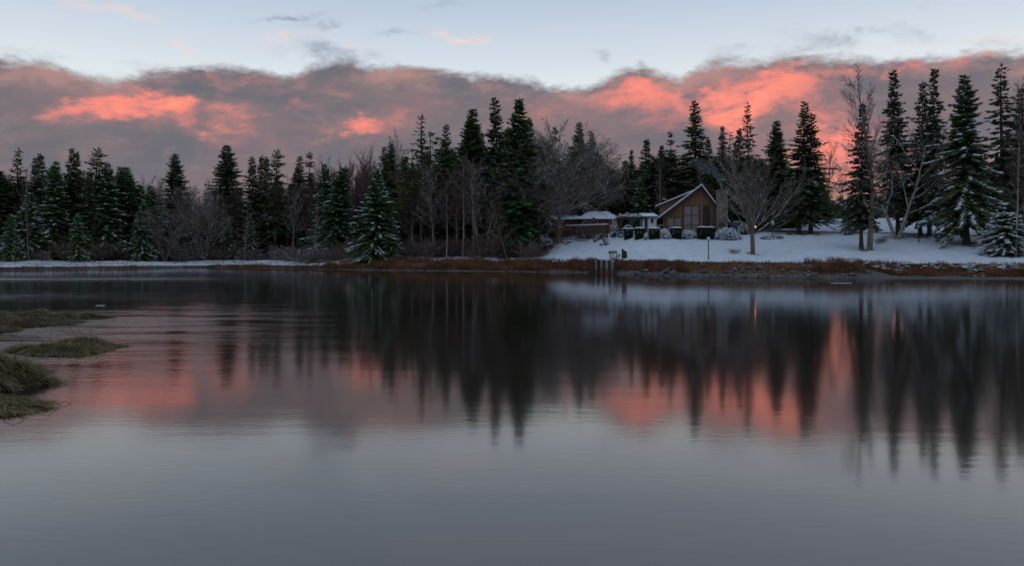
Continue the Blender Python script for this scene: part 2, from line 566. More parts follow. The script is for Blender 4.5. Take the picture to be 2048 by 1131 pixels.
def terrain():
    xs = np.concatenate([-np.geomspace(3000, 112, 30)[:-1], np.arange(-112, 100, 0.85), np.geomspace(100, 3000, 30)])
    ys = np.concatenate([np.linspace(-300, -6, 12)[:-1], np.linspace(-6, 8, 18)[:-1], np.linspace(8, 66, 22)[:-1],
                         np.arange(66, 190, 0.8), np.geomspace(190, 3500, 34)])
    X, Y = np.meshgrid(xs, ys)
    Z = ground(X, Y)
    nx, ny = len(xs), len(ys)
    me = bpy.data.meshes.new('ground')
    me.vertices.add(nx * ny)
    me.vertices.foreach_set('co', np.stack([X, Y, Z], -1).ravel())
    i = np.arange(nx * ny).reshape(ny, nx)
    q = np.stack([i[:-1, :-1], i[:-1, 1:], i[1:, 1:], i[1:, :-1]], -1).reshape(-1, 4)
    me.loops.add(q.size)
    me.loops.foreach_set('vertex_index', q.ravel())
    me.polygons.add(len(q))
    me.polygons.foreach_set('loop_start', np.arange(len(q)) * 4)
    me.update(calc_edges=True)
    me.polygons.foreach_set('use_smooth', [True] * len(q))
    s = Y - shore(X)
    right = sst(X, 4, 12)
    # r: bare brown bank, g: litter showing through the snow, b: grey mud
    bank_w = (1 - a_) if False else np.where(X < -30, np.interp(s, [0, 2.2, 3.2], [1, 1, 0]), np.where(X < 4, np.interp(s, [0, 4.2, 5.5], [1, 1, 0]),
                      np.interp(s, [0, 4.3, 5.0], [1, 1, 0]))) * (s < 8)
    bank_w = np.where((X > 38) & (s > 0), np.interp(s, [0, 5.8, 6.8], [1, 1, 0]), bank_w)
    litter = (1 - right) * sst(s, 10, 18) * 0.75 + 0.20
    litter = litter + 0.7 * right * sst(s, 33, 42) * (1 - sst(X, 38, 48))
    mud = np.where(X > 36, np.interp(s, [-1, 0, 2.6, 3.4], [1, 1, 1, 0]), np.interp(s, [-1, 0.5, 1.0], [1, 1, 0])) * (s < 4)
    # driveway track curving along the back of the lawn
    ty = np.interp(X, [36, 46, 56, 66, 76], [121, 118.5, 114, 106, 98])
    tr = np.exp(-((Y - ty) / 1.1) ** 2) * (X > 36)
    litter = np.clip(litter + tr * 0.75, 0, 1)
    for px_, py_, rx, k in ((1938, 489, 3.2, .55), (2010, 511, 2.6, .75), (1733, 500, 1.6, .5), (1505, 509, 1.2, .5), (1845, 473, 3.0, .5), (1785, 474, 2.5, .45), (1610, 468, 3.5, .6)):
        h_ = hit(px_, py_)
        litter = np.clip(litter + k * np.exp(-((X - h_.x) / rx) ** 2 - ((Y - h_.y) / (rx * .8)) ** 2), 0, 1)
    col = np.stack([bank_w, litter, mud, np.ones_like(X)], -1)
    at = me.color_attributes.new('cover', 'FLOAT_COLOR', 'POINT')
    at.data.foreach_set('color', col.ravel())
    m_ = bpy.data.materials.new('ground')
    m_.use_nodes = True
    t = m_.node_tree
    q = G(t)
    b = t.nodes['Principled BSDF']
    b.inputs['Roughness'].default_value = 0.85
    b.inputs['Specular IOR Level'].default_value = 0.2
    ca = q.n('ShaderNodeVertexColor', layer_name='cover')
    sp = q.n('ShaderNodeSeparateColor')
    t.links.new(ca.outputs[0], sp.inputs[0])
    pos = q.n('ShaderNodeNewGeometry').outputs['Position']
    n1 = q.noise(pos, 0.8, 6, 0.68)
    n2 = q.noise(pos, 3.5, 4, 0.6)
    snow = q.mix(q.ss(n1, 0.35, 0.7), (0.57, 0.61, 0.65, 1), (0.46, 0.50, 0.53, 1))
    earth = q.mix(q.ss(n2, 0.35, 0.65), (0.045, 0.028, 0.018, 1), (0.13, 0.068, 0.034, 1))
    lit = q.ss(q.m('ADD', n1, q.m('MULTIPLY', sp.outputs[1], 0.55)), 0.74, 0.90)
    c = q.mix(lit, snow, (0.075, 0.055, 0.042, 1))
    patch = q.ss(q.noise(q.vm('MULTIPLY', pos, (0.35, 1.0, 1.0)), 1.1, 5, 0.65), 0.60, 0.64)
    px_ = q.n('ShaderNodeSeparateXYZ')
    t.links.new(pos, px_.inputs[0])
    patch = q.m('MULTIPLY', patch, q.m('ADD', q.ss(px_.outputs[0], 34, 42), q.ss(px_.outputs[0], -20, -30)))
    bankc = q.mix(patch, earth, snow)
    edge_ = q.ss(q.m('ADD', sp.outputs[0], q.m('MULTIPLY', q.m('SUBTRACT', n2, 0.5), 0.9)), 0.42, 0.58)
    c = q.mix(edge_, c, bankc)
    c = q.mix(q.ss(q.m('ADD', sp.outputs[2], q.m('MULTIPLY', q.m('SUBTRACT', n2, 0.5), 0.5)), 0.4, 0.6), c, q.mix(n2, (0.055, 0.052, 0.052, 1), (0.12, 0.115, 0.115, 1)))
    q.put(b.inputs['Base Color'], c)
    bn = q.n('ShaderNodeBump')
    bn.inputs['Strength'].default_value = 0.35
    bn.inputs['Distance'].default_value = 0.25
    q.put(bn.inputs['Height'], q.m('ADD', n1, q.m('MULTIPLY', n2, 0.4)))
    q.put(b.inputs['Normal'], bn.outputs[0])
    me.materials.append(m_)
    o = link('ground', me)
    return tag(o, 'snow covered ground and lawn rising from the brown shore', kind='structure')


a_ = 0
GROUND = terrain()


def water():
    m_ = bpy.data.materials.new('water')
    m_.use_nodes = True
    t = m_.node_tree
    q = G(t)
    b = t.nodes['Principled BSDF']
    b.inputs['IOR'].default_value = 1.8
    pos = q.n('ShaderNodeNewGeometry').outputs['Position']
    sp = q.n('ShaderNodeSeparateXYZ')
    t.links.new(pos, sp.inputs[0])
    b.inputs['Base Color'].default_value = (0.016, 0.011, 0.008, 1)
    # wind patches: regions where small ripples stand, elsewhere a slow swell
    wind = q.ss(q.noise(q.vm('MULTIPLY', pos, (0.5, 1.0, 1.0)), 0.055, 3, 0.55), 0.50, 0.66)

    def ell(cx, cy, rx, ry):
        v = q.vm('MULTIPLY', q.vm('SUBTRACT', pos, (cx, cy, 0)), (1 / rx, 1 / ry, 0))
        return q.m('EXPONENT', q.m('MULTIPLY', q.vm('DOT_PRODUCT', v, v), -1.0))
    patch = q.m('ADD', q.m('MULTIPLY', ell(-52, 81, 17, 5), 1.6), q.m('MULTIPLY', ell(-17, 30, 7, 12), 0.55))
    patch = q.m('ADD', patch, q.m('MULTIPLY', ell(-38, 50, 14, 5), 0.4))
    broke = q.ss(q.noise(q.vm('MULTIPLY', pos, (0.25, 1.2, 1)), 0.6, 4, 0.6), 0.30, 0.60)
    patch = q.m('MULTIPLY', patch, broke)
    rough = q.m('ADD', 0.078, q.m('MULTIPLY', q.ss(sp.outputs[0], 4, 45), 0.025))
    rough = q.m('ADD', rough, q.m('MULTIPLY', q.m('MULTIPLY', ell(-54, 81, 17, 4), broke), 0.30))
    q.put(b.inputs['Roughness'], rough)
    fine = q.noise(q.vm('MULTIPLY', pos, (1.0, 2.2, 1)), 3.2, 3, 0.6)
    swell = q.noise(q.vm('MULTIPLY', pos, (0.16, 0.9, 1)), 0.9, 3, 0.5)
    h = q.m('ADD', q.m('MULTIPLY', swell, 0.0032), q.m('MULTIPLY', fine, q.m('ADD', 0.0008, q.m('ADD', q.m('MULTIPLY', wind, 0.0012), q.m('MULTIPLY', patch, 0.05)))))
    bn = q.n('ShaderNodeBump')
    bn.inputs['Strength'].default_value = 1.0
    bn.inputs['Distance'].default_value = 1.0
    q.put(bn.inputs['Height'], h)
    q.put(b.inputs['Normal'], bn.outputs[0])
    mb = MB()
    mb.add([(-3000, -300, 0), (3000, -300, 0), (3000, 900, 0), (-3000, 900, 0)], [(0, 1, 2, 3)])
    return tag(mb.build('water', m_), 'calm dark lake water mirroring the sunset sky', kind='structure')


water()

# ------------------------------------------------------------------ tree kinds
def conifer(seed, H, R, base, mt, droop=0.5, density=1.0, ragged=0.25, snow=0.0, power=0.75, gap=0.0, tuft=False, lean=0.0,
            trunk_r=None, snow_size=1.0, spray=1.0, tier=1.0):
    """returns meshes {trunk, crown, snow}"""
    R *= 1.55
    spray *= 1.25
    r = random.Random(seed)
    tr, cr, sn = MB(), MB(), MB()
    tr0 = trunk_r or H * 0.0125
    lx, ly = lean * math.cos(seed), lean * math.sin(seed)
    ax = lambda z: (lx * (z / H) ** 2 * H + 0.06 * math.sin(z * 0.6 + seed), ly * (z / H) ** 2 * H + 0.06 * math.cos(z * 0.5 + seed))
    zs = [H * k / 12 for k in range(13)]
    tr.tube([(*ax(z), z) for z in zs], [max(0.02, tr0 * (1 - z / H) ** 0.85 + 0.015) * (1.35 if z == 0 else 1) for z in zs], 7)
    V, Fq = cr.v, cr.f

    def kite(p, d, L, w, roll):
        # a flat needle spray: kite with a fold along its rib
        ux, uy, uz = d
        hx, hy = -uy, ux
        hl = math.hypot(hx, hy) or 1.0
        hx, hy, hz = hx / hl, hy / hl, 0.0
        nx, ny, nz = uy * hz - uz * hy, uz * hx - ux * hz, ux * hy - uy * hx
        c, s_ = math.cos(roll), math.sin(roll)
        sx, sy, sz = hx * c + nx * s_, hy * c + ny * s_, hz * c + nz * s_
        m_ = L * 0.45
        o = len(V)
        V.append(p)
        V.append((p[0] + ux * m_ + sx * w, p[1] + uy * m_ + sy * w, p[2] + uz * m_ + sz * w - 0.03))
        V.append((p[0] + ux * L, p[1] + uy * L, p[2] + uz * L))
        V.append((p[0] + ux * m_ - sx * w, p[1] + uy * m_ - sy * w, p[2] + uz * m_ - sz * w - 0.03))
        Fq.append((o, o + 1, o + 2))
        Fq.append((o, o + 2, o + 3))

    z = base * H
    ph0 = r.uniform(0, 6)
    while z < H * 0.985:
        t = (z - base * H) / (H * (1 - base))
        prof = (1 - t) ** power * (0.72 + 0.28 * min(1, t / 0.12))
        whorl = r.uniform(1 - ragged, 1 + ragged * 0.6)
        nb = max(3, int(round((6.5 - 2.5 * t) * density)))
        if gap and r.random() < gap:
            z += 0.5
            continue
        ph0 += 2.4
        for k in range(nb):
            ph = ph0 + 2 * PI * k / nb + r.uniform(-0.35, 0.35)
            L = max(0.25, R * prof * whorl * r.uniform(1 - ragged * 1.3, 1.12))
            ca, sa = math.cos(ph), math.sin(ph)
            zb_ = z + r.uniform(-0.22, 0.22)
            sw = snow * (r.choice((0, 0, 0.5, 1.2, 2.2)) if snow < 1 else 1.2) * (1.1 - 0.5 * t)
            a = 0.55 * t - 0.12 + r.uniform(-0.14, 0.14)
            b = droop * (0.75 - 0.5 * t)
            x0, y0 = ax(z)

            def P(u):
                return (x0 + ca * L * u, y0 + sa * L * u, zb_ + L * (a * u - b * u * u + 0.32 * b * u ** 4))
            if L > 1.0:
                tr.tube([P(0), P(0.5), P(0.95)], [0.012 * L ** 0.7 + 0.008, 0.010 * L ** 0.7, 0.006], 3, False)
            step = 0.26 / density
            n = max(2, int(L / step))
            u0 = 0.55 if tuft else 0.10
            for i in range(n):
                u = u0 + (1 - u0) * (i + r.random()) / n
                p = P(u)
                dz = a - 2 * b * u + 1.28 * b * u ** 3
                ls = spray * (0.30 + 0.34 * (1 - u) * min(1.0, L / 2)) * r.uniform(0.75, 1.25)
                for sd in (-1, 1):
                    th = ph + sd * r.uniform(0.55, 1.15)
                    zz = dz * 0.6 - r.uniform(0.05, 0.45) + (0.5 if tuft else 0)
                    l_ = 1 / math.sqrt(1 + zz * zz)
                    kite(p, (math.cos(th) * l_, math.sin(th) * l_, zz * l_), ls, ls * 0.30, r.uniform(-0.9, 0.9))
                if r.random() < 0.75:
                    th = ph + r.uniform(-0.6, 0.6)
                    zz = -r.uniform(0.4, 1.4) if not tuft else r.uniform(0.2, 1.2)
                    l_ = 1 / math.sqrt(1 + zz * zz)
                    kite(p, (math.cos(th) * l_, math.sin(th) * l_, zz * l_), ls * 0.8, ls * 0.24, r.uniform(-1.5, 1.5))
                if sw and r.random() < sw * (0.35 + 0.65 * u) * 1.05:
                    rx = snow_size * r.uniform(0.10, 0.23)
                    sn.lump((p[0] + r.gauss(0, .07), p[1] + r.gauss(0, .07), p[2] + r.uniform(0.0, 0.06)), rx * 1.4, rx * r.uniform(0.55, 0.9), rx * 0.34, r.random(), ph, 0, 0.25)
            kite(P(0.9), (ca, sa, dzt(a, b)), 0.35 * spray, 0.10 * spray, 0.5)
        z += r.uniform(0.22, 0.48) * (1.15 - 0.45 * t) / max(0.7, density) * tier
    for k in range(5):
        x0, y0 = ax(H)
        kite((x0, y0, H - 0.5), (0.3 * math.cos(k * 1.26), 0.3 * math.sin(k * 1.26), 0.9), 0.5, 0.09, k)
    kite((*ax(H), H - 0.25), (0.02, 0.02, 1), 0.55, 0.05, 0.3)
    out = {'trunk': tr.mesh('trunk', M['trunk_dark']), 'crown': cr.mesh('crown', mt), 'H': H}
    if snow:
        out['snow'] = sn.mesh('snow', M['snow'])
    return out


def dzt(a, b):
    return max(-0.5, a - 0.7 * b)


def grow(mb_t, mb_c, r, p, d, L, rad, lvl, maxl, spec):
    """recursive bare branch; level 0/1 goes to the trunk mesh, finer wood to the crown mesh"""
    sp = spec[lvl]
    n = sp.get('seg', 4)
    pts, rads, dirs = [tuple(p)], [rad], [d]
    q = Vector(p)
    dd = Vector(d).normalized()
    for i in range(n):
        dd = dd + Vector((r.gauss(0, 1), r.gauss(0, 1), r.gauss(0, 1))) * sp.get('wander', 0.1) + Vector((0, 0, sp.get('up', 0.0)))
        dd.normalize()
        q = q + dd * (L / n)
        pts.append(tuple(q))
        dirs.append(dd.copy())
        rads.append(max(sp.get('rmin', 0.014), rad * (1 - (1 - sp.get('taper', 0.2)) * (i + 1) / n)))
    (mb_t if lvl <= sp.get('tl', 0) else mb_c).tube(pts, rads, (7, 5, 3, 3, 3)[lvl] if not sp.get('sides') else sp['sides'], lvl == 0)
    if lvl >= maxl:
        return
    nx = spec[lvl + 1]
    nc = sp['kids']
    ph = r.uniform(0, 6)
    for k in range(nc):
        t = sp['t0'] + (sp.get('t1', 1.0) - sp['t0']) * (k + r.random()) / nc
        f = min(n - 1e-3, t * n)
        i = int(f)
        a, b = Vector(pts[i]), Vector(pts[i + 1])
        pp = a.lerp(b, f - i)
        base = dirs[i + 1]
        ph += 2.4 + r.uniform(-0.5, 0.5)
        ref = Vector((1, 0, 0)) if abs(base.x) < 0.8 else Vector((0, 1, 0))
        e1 = (ref - base * ref.dot(base)).normalized()
        e2 = base.cross(e1)
        an = r.uniform(*sp['ang'])
        nd = base * math.cos(an) + (e1 * math.cos(ph) + e2 * math.sin(ph)) * math.sin(an)
        nd.z += sp.get('kidup', 0.0)
        l2 = L * sp['ratio'] * (1 - sp.get('fall', 0.5) * t) * r.uniform(0.7, 1.2)
        r2 = max(0.015, min(rads[i] * 0.75, sp.get('krad', 0.5) * rads[i]))
        grow(mb_t, mb_c, r, pp, nd.normalized(), l2, r2, lvl + 1, maxl, spec)


def bare(seed, H, spec, mt_t, mt_c, stems=1, spread=0.0, r0=None, lean=(0, 0), maxl=3):
    r = random.Random(seed)
    a, b = MB(), MB()
    for k in range(stems):
        ph = k * 2 * PI / stems + r.uniform(0, 1)
        sp_ = spread * r.uniform(0.5, 1.2)
        d = Vector((lean[0] + math.cos(ph) * sp_, lean[1] + math.sin(ph) * sp_, 1)).normalized()
        grow(a, b, r, (0.1 * math.cos(ph) * (stems > 1), 0.1 * math.sin(ph) * (stems > 1), -0.15), d, H * spec[0].get('len', 0.9) * r.uniform(0.85, 1.05) if stems > 1 else H * spec[0].get('len', 0.9),
             r0 or H * 0.012, 0, maxl, spec)
    zm = max(max(v[2] for v in a.v), max(v[2] for v in b.v)) if b.v else H
    return {'trunk': a.mesh('trunk', mt_t), 'crown': b.mesh('crown', mt_c), 'H': zm}


TW = dict(seg=3, wander=0.10, taper=0.5, rmin=0.015)
P_ = {}
# spruces
P_['young'] = conifer(1, 13, 3.1, 0.065, M['needle_green'], 0.5, 1.4, 0.24, 0.72, 0.80, spray=1.0, snow_size=1.1)
P_['tall'] = conifer(2, 22, 3.0, 0.22, M['needle'], 0.55, 1.05, 0.48, 0.10, 0.92, tier=1.3, spray=1.15)
P_['tall2'] = conifer(3, 22, 3.3, 0.12, M['needle_dark'], 0.6, 1.05, 0.48, 0.14, 1.0, tier=1.3, spray=1.15)
P_['open'] = conifer(4, 22, 3.4, 0.18, M['needle_dark'], 0.75, 0.80, 0.5, 0.06, 0.95, gap=0.16, tier=1.3, spray=1.2)
P_['narrow'] = conifer(5, 19, 2.0, 0.15, M['needle'], 0.5, 1.1, 0.32, 0.12, 0.85)
P_['bigsnow'] = conifer(6, 21, 3.7, 0.13, M['needle'], 0.75, 1.25, 0.38, 0.75, 0.88, snow_size=1.35, trunk_r=0.34, tier=1.35, spray=1.25)
P_['green'] = conifer(7, 24, 3.3, 0.12, M['needle_green'], 0.65, 1.3, 0.40, 0.05, 0.85, tier=1.25, spray=1.15)
P_['bushy'] = conifer(8, 20, 3.6, 0.10, M['needle'], 0.55, 1.3, 0.38, 0.04, 0.80, tier=1.2, spray=1.15)
P_['snowy'] = conifer(9, 17, 3.0, 0.06, M['needle_green'], 0.55, 1.15, 0.34, 0.50, 0.78, snow_size=1.1)
P_['lean'] = conifer(10, 16, 2.5, 0.10, M['needle_green'], 0.5, 1.35, 0.22, 0.42, 0.55, lean=0.14)
P_['ragged'] = conifer(11, 21, 2.6, 0.22, M['needle'], 0.7, 0.85, 0.55, 0.10, 0.55, gap=0.12, lean=0.05)
P_['pine'] = conifer(12, 19, 3.2, 0.35, M['needle_pine'], 0.15, 0.80, 0.45, 0.0, 0.55, gap=0.10, tuft=True, spray=1.1)
P_['snag'] = conifer(13, 20, 1.1, 0.35, M['bark_brown'], 0.3, 0.75, 0.6, 0.0, 0.55, gap=0.1, spray=0.7)
P_['laden'] = conifer(14, 6, 2.3, 0.22, M['needle'], 0.55, 1.5, 0.2, 2.4, 0.42, snow_size=1.3, trunk_r=0.11)
P_['right'] = conifer(15, 22, 3.3, 0.17, M['needle_dark'], 0.75, 1.05, 0.48, 0.26, 1.0, trunk_r=0.27, tier=1.35, spray=1.2)
P_['skirt'] = conifer(17, 9, 2.3, 0.02, M['needle_dark'], 0.55, 1.2, 0.3, 0.10, 0.75)
P_['thin'] = conifer(16, 18, 1.9, 0.30, M['needle_dark'], 0.6, 0.9, 0.4, 0.12, 0.7, gap=0.1)

# bare broadleaved trees
P_['vase'] = bare(20, 3.2, [dict(seg=5, wander=0.03, kids=18, t0=0.72, ang=(0.15, 1.05), ratio=2.55, fall=0.10, taper=0.72, krad=0.34, len=1.0),
                            dict(seg=7, wander=0.07, up=0.075, kids=13, t0=0.15, ang=(0.25, 0.6), ratio=0.42, fall=0.35, krad=0.45, kidup=0.1, tl=1),
                            dict(seg=4, wander=0.08, up=0.03, kids=8, t0=0.2, ang=(0.25, 0.6), ratio=0.45, krad=0.5, rmin=0.013),
                            dict(TW, rmin=0.010)], M['bark_olive'], M['bark_grey'], r0=0.27)
P_['forest'] = bare(21, 16, [dict(seg=9, wander=0.05, kids=26, t0=0.30, t1=0.98, ang=(0.4, 0.85), ratio=0.34, fall=0.55, taper=0.2, krad=0.32),
                             dict(seg=5, wander=0.09, up=0.06, kids=9, t0=0.15, ang=(0.35, 0.7), ratio=0.42, fall=0.4, krad=0.45),
                             dict(seg=3, wander=0.10, up=0.03, kids=6, t0=0.2, ang=(0.3, 0.7), ratio=0.5, krad=0.6),
                             dict(TW)], M['bark_grey'], M['bark_grey'])
P_['forest2'] = bare(22, 15, [dict(seg=8, wander=0.07, kids=22, t0=0.22, t1=0.98, ang=(0.5, 1.0), ratio=0.40, fall=0.5, taper=0.2, krad=0.34),
                              dict(seg=5, wander=0.12, up=0.03, kids=9, t0=0.15, ang=(0.4, 0.8), ratio=0.42, fall=0.4, krad=0.45),
                              dict(seg=3, wander=0.12, kids=6, t0=0.2, ang=(0.3, 0.8), ratio=0.5, krad=0.6),
                              dict(TW)], M['bark_brown'], M['bark_brown'])
P_['snowbare'] = bare(23, 13, [dict(seg=6, wander=0.06, kids=14, t0=0.18, t1=0.95, ang=(0.4, 0.95), ratio=0.55, fall=0.5, taper=0.25, krad=0.42),
                               dict(seg=6, wander=0.09, up=0.03, kids=10, t0=0.12, ang=(0.3, 0.7), ratio=0.42, fall=0.4, krad=0.45),
                               dict(seg=3, wander=0.1, up=0.02, kids=6, t0=0.2, ang=(0.3, 0.7), ratio=0.5, krad=0.6),
                               dict(TW)], M['bark_snowy'], M['bark_snowy'], stems=4, spread=0.32, r0=0.10)
P_['broom'] = bare(24, 17, [dict(seg=7, wander=0.04, kids=11, t0=0.35, t1=0.95, ang=(0.15, 0.4), ratio=0.42, fall=0.4, taper=0.25, krad=0.45),
                            dict(seg=5, wander=0.06, up=0.06, kids=8, t0=0.15, ang=(0.2, 0.45), ratio=0.42, fall=0.4, krad=0.45),
                            dict(seg=3, wander=0.07, up=0.05, kids=5, t0=0.2, ang=(0.2, 0.5), ratio=0.5, krad=0.6),
                            dict(TW)], M['bark_brown'], M['bark_red'], stems=4, spread=0.12, r0=0.10)
P_['wide'] = bare(25, 17, [dict(seg=6, wander=0.05, kids=20, t0=0.16, t1=0.92, ang=(0.5, 1.25), ratio=0.66, fall=0.35, taper=0.1, krad=0.42),
                           dict(seg=7, wander=0.12, up=0.02, kids=15, t0=0.15, ang=(0.35, 0.8), ratio=0.42, fall=0.35, krad=0.45),
                           dict(seg=4, wander=0.14, kids=10, t0=0.15, rmin=0.013, ang=(0.35, 0.8), ratio=0.48, krad=0.6),
                           dict(TW, wander=0.14)], M['bark_brown'], M['bark_grey'], r0=0.34)
P_['birch'] = bare(26, 16, [dict(seg=9, wander=0.045, kids=15, t0=0.38, t1=0.98, ang=(0.35, 0.7), ratio=0.28, fall=0.5, taper=0.2, krad=0.32, sides=6),
                            dict(seg=5, wander=0.09, up=0.02, kids=8, t0=0.15, ang=(0.3, 0.7), ratio=0.45, fall=0.4, krad=0.45),
                            dict(seg=3, wander=0.12, up=-0.05, kids=5, t0=0.2, ang=(0.3, 0.7), ratio=0.55, krad=0.6),
                            dict(TW, up=-0.1)], M['birch'], M['bark_red'], r0=0.13)
P_['birch2'] = bare(27, 15, [dict(seg=8, wander=0.05, kids=13, t0=0.32, t1=0.97, ang=(0.3, 0.6), ratio=0.36, fall=0.4, taper=0.25, krad=0.4),
                             dict(seg=5, wander=0.09, up=0.02, kids=8, t0=0.15, ang=(0.3, 0.7), ratio=0.42, fall=0.4, krad=0.45, tl=1),
                             dict(seg=3, wander=0.12, up=-0.03, kids=5, t0=0.2, ang=(0.3, 0.7), ratio=0.55, krad=0.6),
                             dict(TW, up=-0.06)], M['birch'], M['bark_grey'], stems=2, spread=0.24, r0=0.12)
P_['tallbare'] = bare(28, 22, [dict(seg=10, wander=0.035, kids=26, t0=0.22, t1=0.99, ang=(0.35, 0.85), ratio=0.33, fall=0.6, taper=0.12, krad=0.36),
                               dict(seg=6, wander=0.09, up=0.07, kids=9, t0=0.12, ang=(0.3, 0.65), ratio=0.42, fall=0.4, krad=0.45, tl=1),
                               dict(seg=4, wander=0.09, up=0.05, kids=6, t0=0.2, ang=(0.3, 0.6), ratio=0.5, krad=0.6),
                               dict(TW, up=0.03)], M['bark_olive'], M['bark_grey'], r0=0.33)
P_['whitemulti'] = bare(29, 12.5, [dict(seg=7, wander=0.07, kids=10, t0=0.28, t1=0.95, ang=(0.5, 1.15), ratio=0.62, fall=0.35, taper=0.08, krad=0.5),
                                   dict(seg=7, wander=0.10, up=0.02, taper=0.1, kids=9, t0=0.15, ang=(0.3, 0.8), ratio=0.45, fall=0.4, krad=0.42, tl=1),
                                   dict(seg=4, wander=0.12, kids=6, t0=0.2, ang=(0.3, 0.8), ratio=0.48, krad=0.6),
                                   dict(TW)], M['birch'], M['bark_snowy'], stems=2, spread=0.38, r0=0.24)
P_['deadfir'] = bare(30, 13, [dict(seg=8, wander=0.02, kids=46, t0=0.08, t1=0.98, ang=(1.2, 1.55), ratio=0.26, fall=0.75, taper=0.12, krad=0.35),
                              dict(seg=4, wander=0.07, up=0.04, kids=8, t0=0.15, ang=(0.4, 0.9), ratio=0.40, fall=0.4, krad=0.6, rmin=0.014),
                              dict(seg=3, wander=0.1, rmin=0.013, kids=0, t0=0, ang=(0, 1), ratio=0.5)], M['bark_snowy'], M['bark_snowy'], maxl=2)
P_['shrub'] = bare(31, 2.6, [dict(seg=4, wander=0.10, kids=7, t0=0.2, ang=(0.3, 0.8), ratio=0.5, fall=0.3, taper=0.3, krad=0.6, rmin=0.012),
                             dict(seg=3, wander=0.14, kids=6, t0=0.2, ang=(0.3, 0.9), ratio=0.5, krad=0.7, rmin=0.011),
                             dict(seg=2, wander=0.14, rmin=0.010, taper=0.6)], M['bark_brown'], M['bark_brown'], stems=13, spread=0.75, r0=0.022, maxl=2)
P_['shrub_snow'] = bare(32, 2.2, [dict(seg=4, wander=0.12, kids=7, t0=0.2, ang=(0.3, 0.9), ratio=0.5, fall=0.3, taper=0.3, krad=0.6, rmin=0.013),
                                  dict(seg=3, wander=0.16, kids=6, t0=0.2, ang=(0.3, 0.9), ratio=0.5, krad=0.7, rmin=0.012),
                                  dict(seg=2, wander=0.16, rmin=0.011, taper=0.6)], M['bark_snowy'], M['bark_snowy'], stems=13, spread=1.0, r0=0.022, maxl=2)


def plant(kind, p, H, label, cat='tree', name=None, group=None, rz=None, wide=1.0, sink=0.1):
    pr = P_[kind]
    k = H / pr['H']
    names = {'vase': 'bare_tree', 'forest': 'bare_tree', 'forest2': 'bare_tree', 'snowbare': 'bare_tree', 'broom': 'bare_tree', 'wide': 'bare_tree',
             'birch': 'birch_tree', 'birch2': 'birch_tree', 'tallbare': 'bare_tree', 'whitemulti': 'bare_tree', 'deadfir': 'dead_fir_tree',
             'shrub': 'bare_shrub', 'shrub_snow': 'bare_shrub', 'pine': 'pine_tree', 'snag': 'larch_tree'}
    t = thing(name or names.get(kind, 'spruce_tree'), label, cat, (p.x, p.y, p.z - sink), rnd.uniform(0, 6.28) if rz is None else rz, group)
    t.scale = (k * wide * rnd.uniform(.88, 1.14), k * wide * rnd.uniform(.88, 1.14), k)
    t.rotation_euler[0] = rnd.gauss(0, .018)
    t.rotation_euler[1] = rnd.gauss(0, .018)
    for part in ('trunk', 'crown', 'snow'):
        if part in pr:
            o = link(part, pr[part], t)
            if part == 'snow':
                o['kind'] = 'stuff'
    return t


def tree(kind, px, top, s, label, wide=1.0, rz=None, group=None):
    """s: metres behind the water's edge, or (when over 300) the photo row of the foot"""
    p = hit(px, s) if s > 300 else behind(px, s)
    H = CAMH - (top - HZ) / F * p.y - p.z
    return plant(kind, p, max(1.0, H), label, wide=wide, rz=rz, group=group)


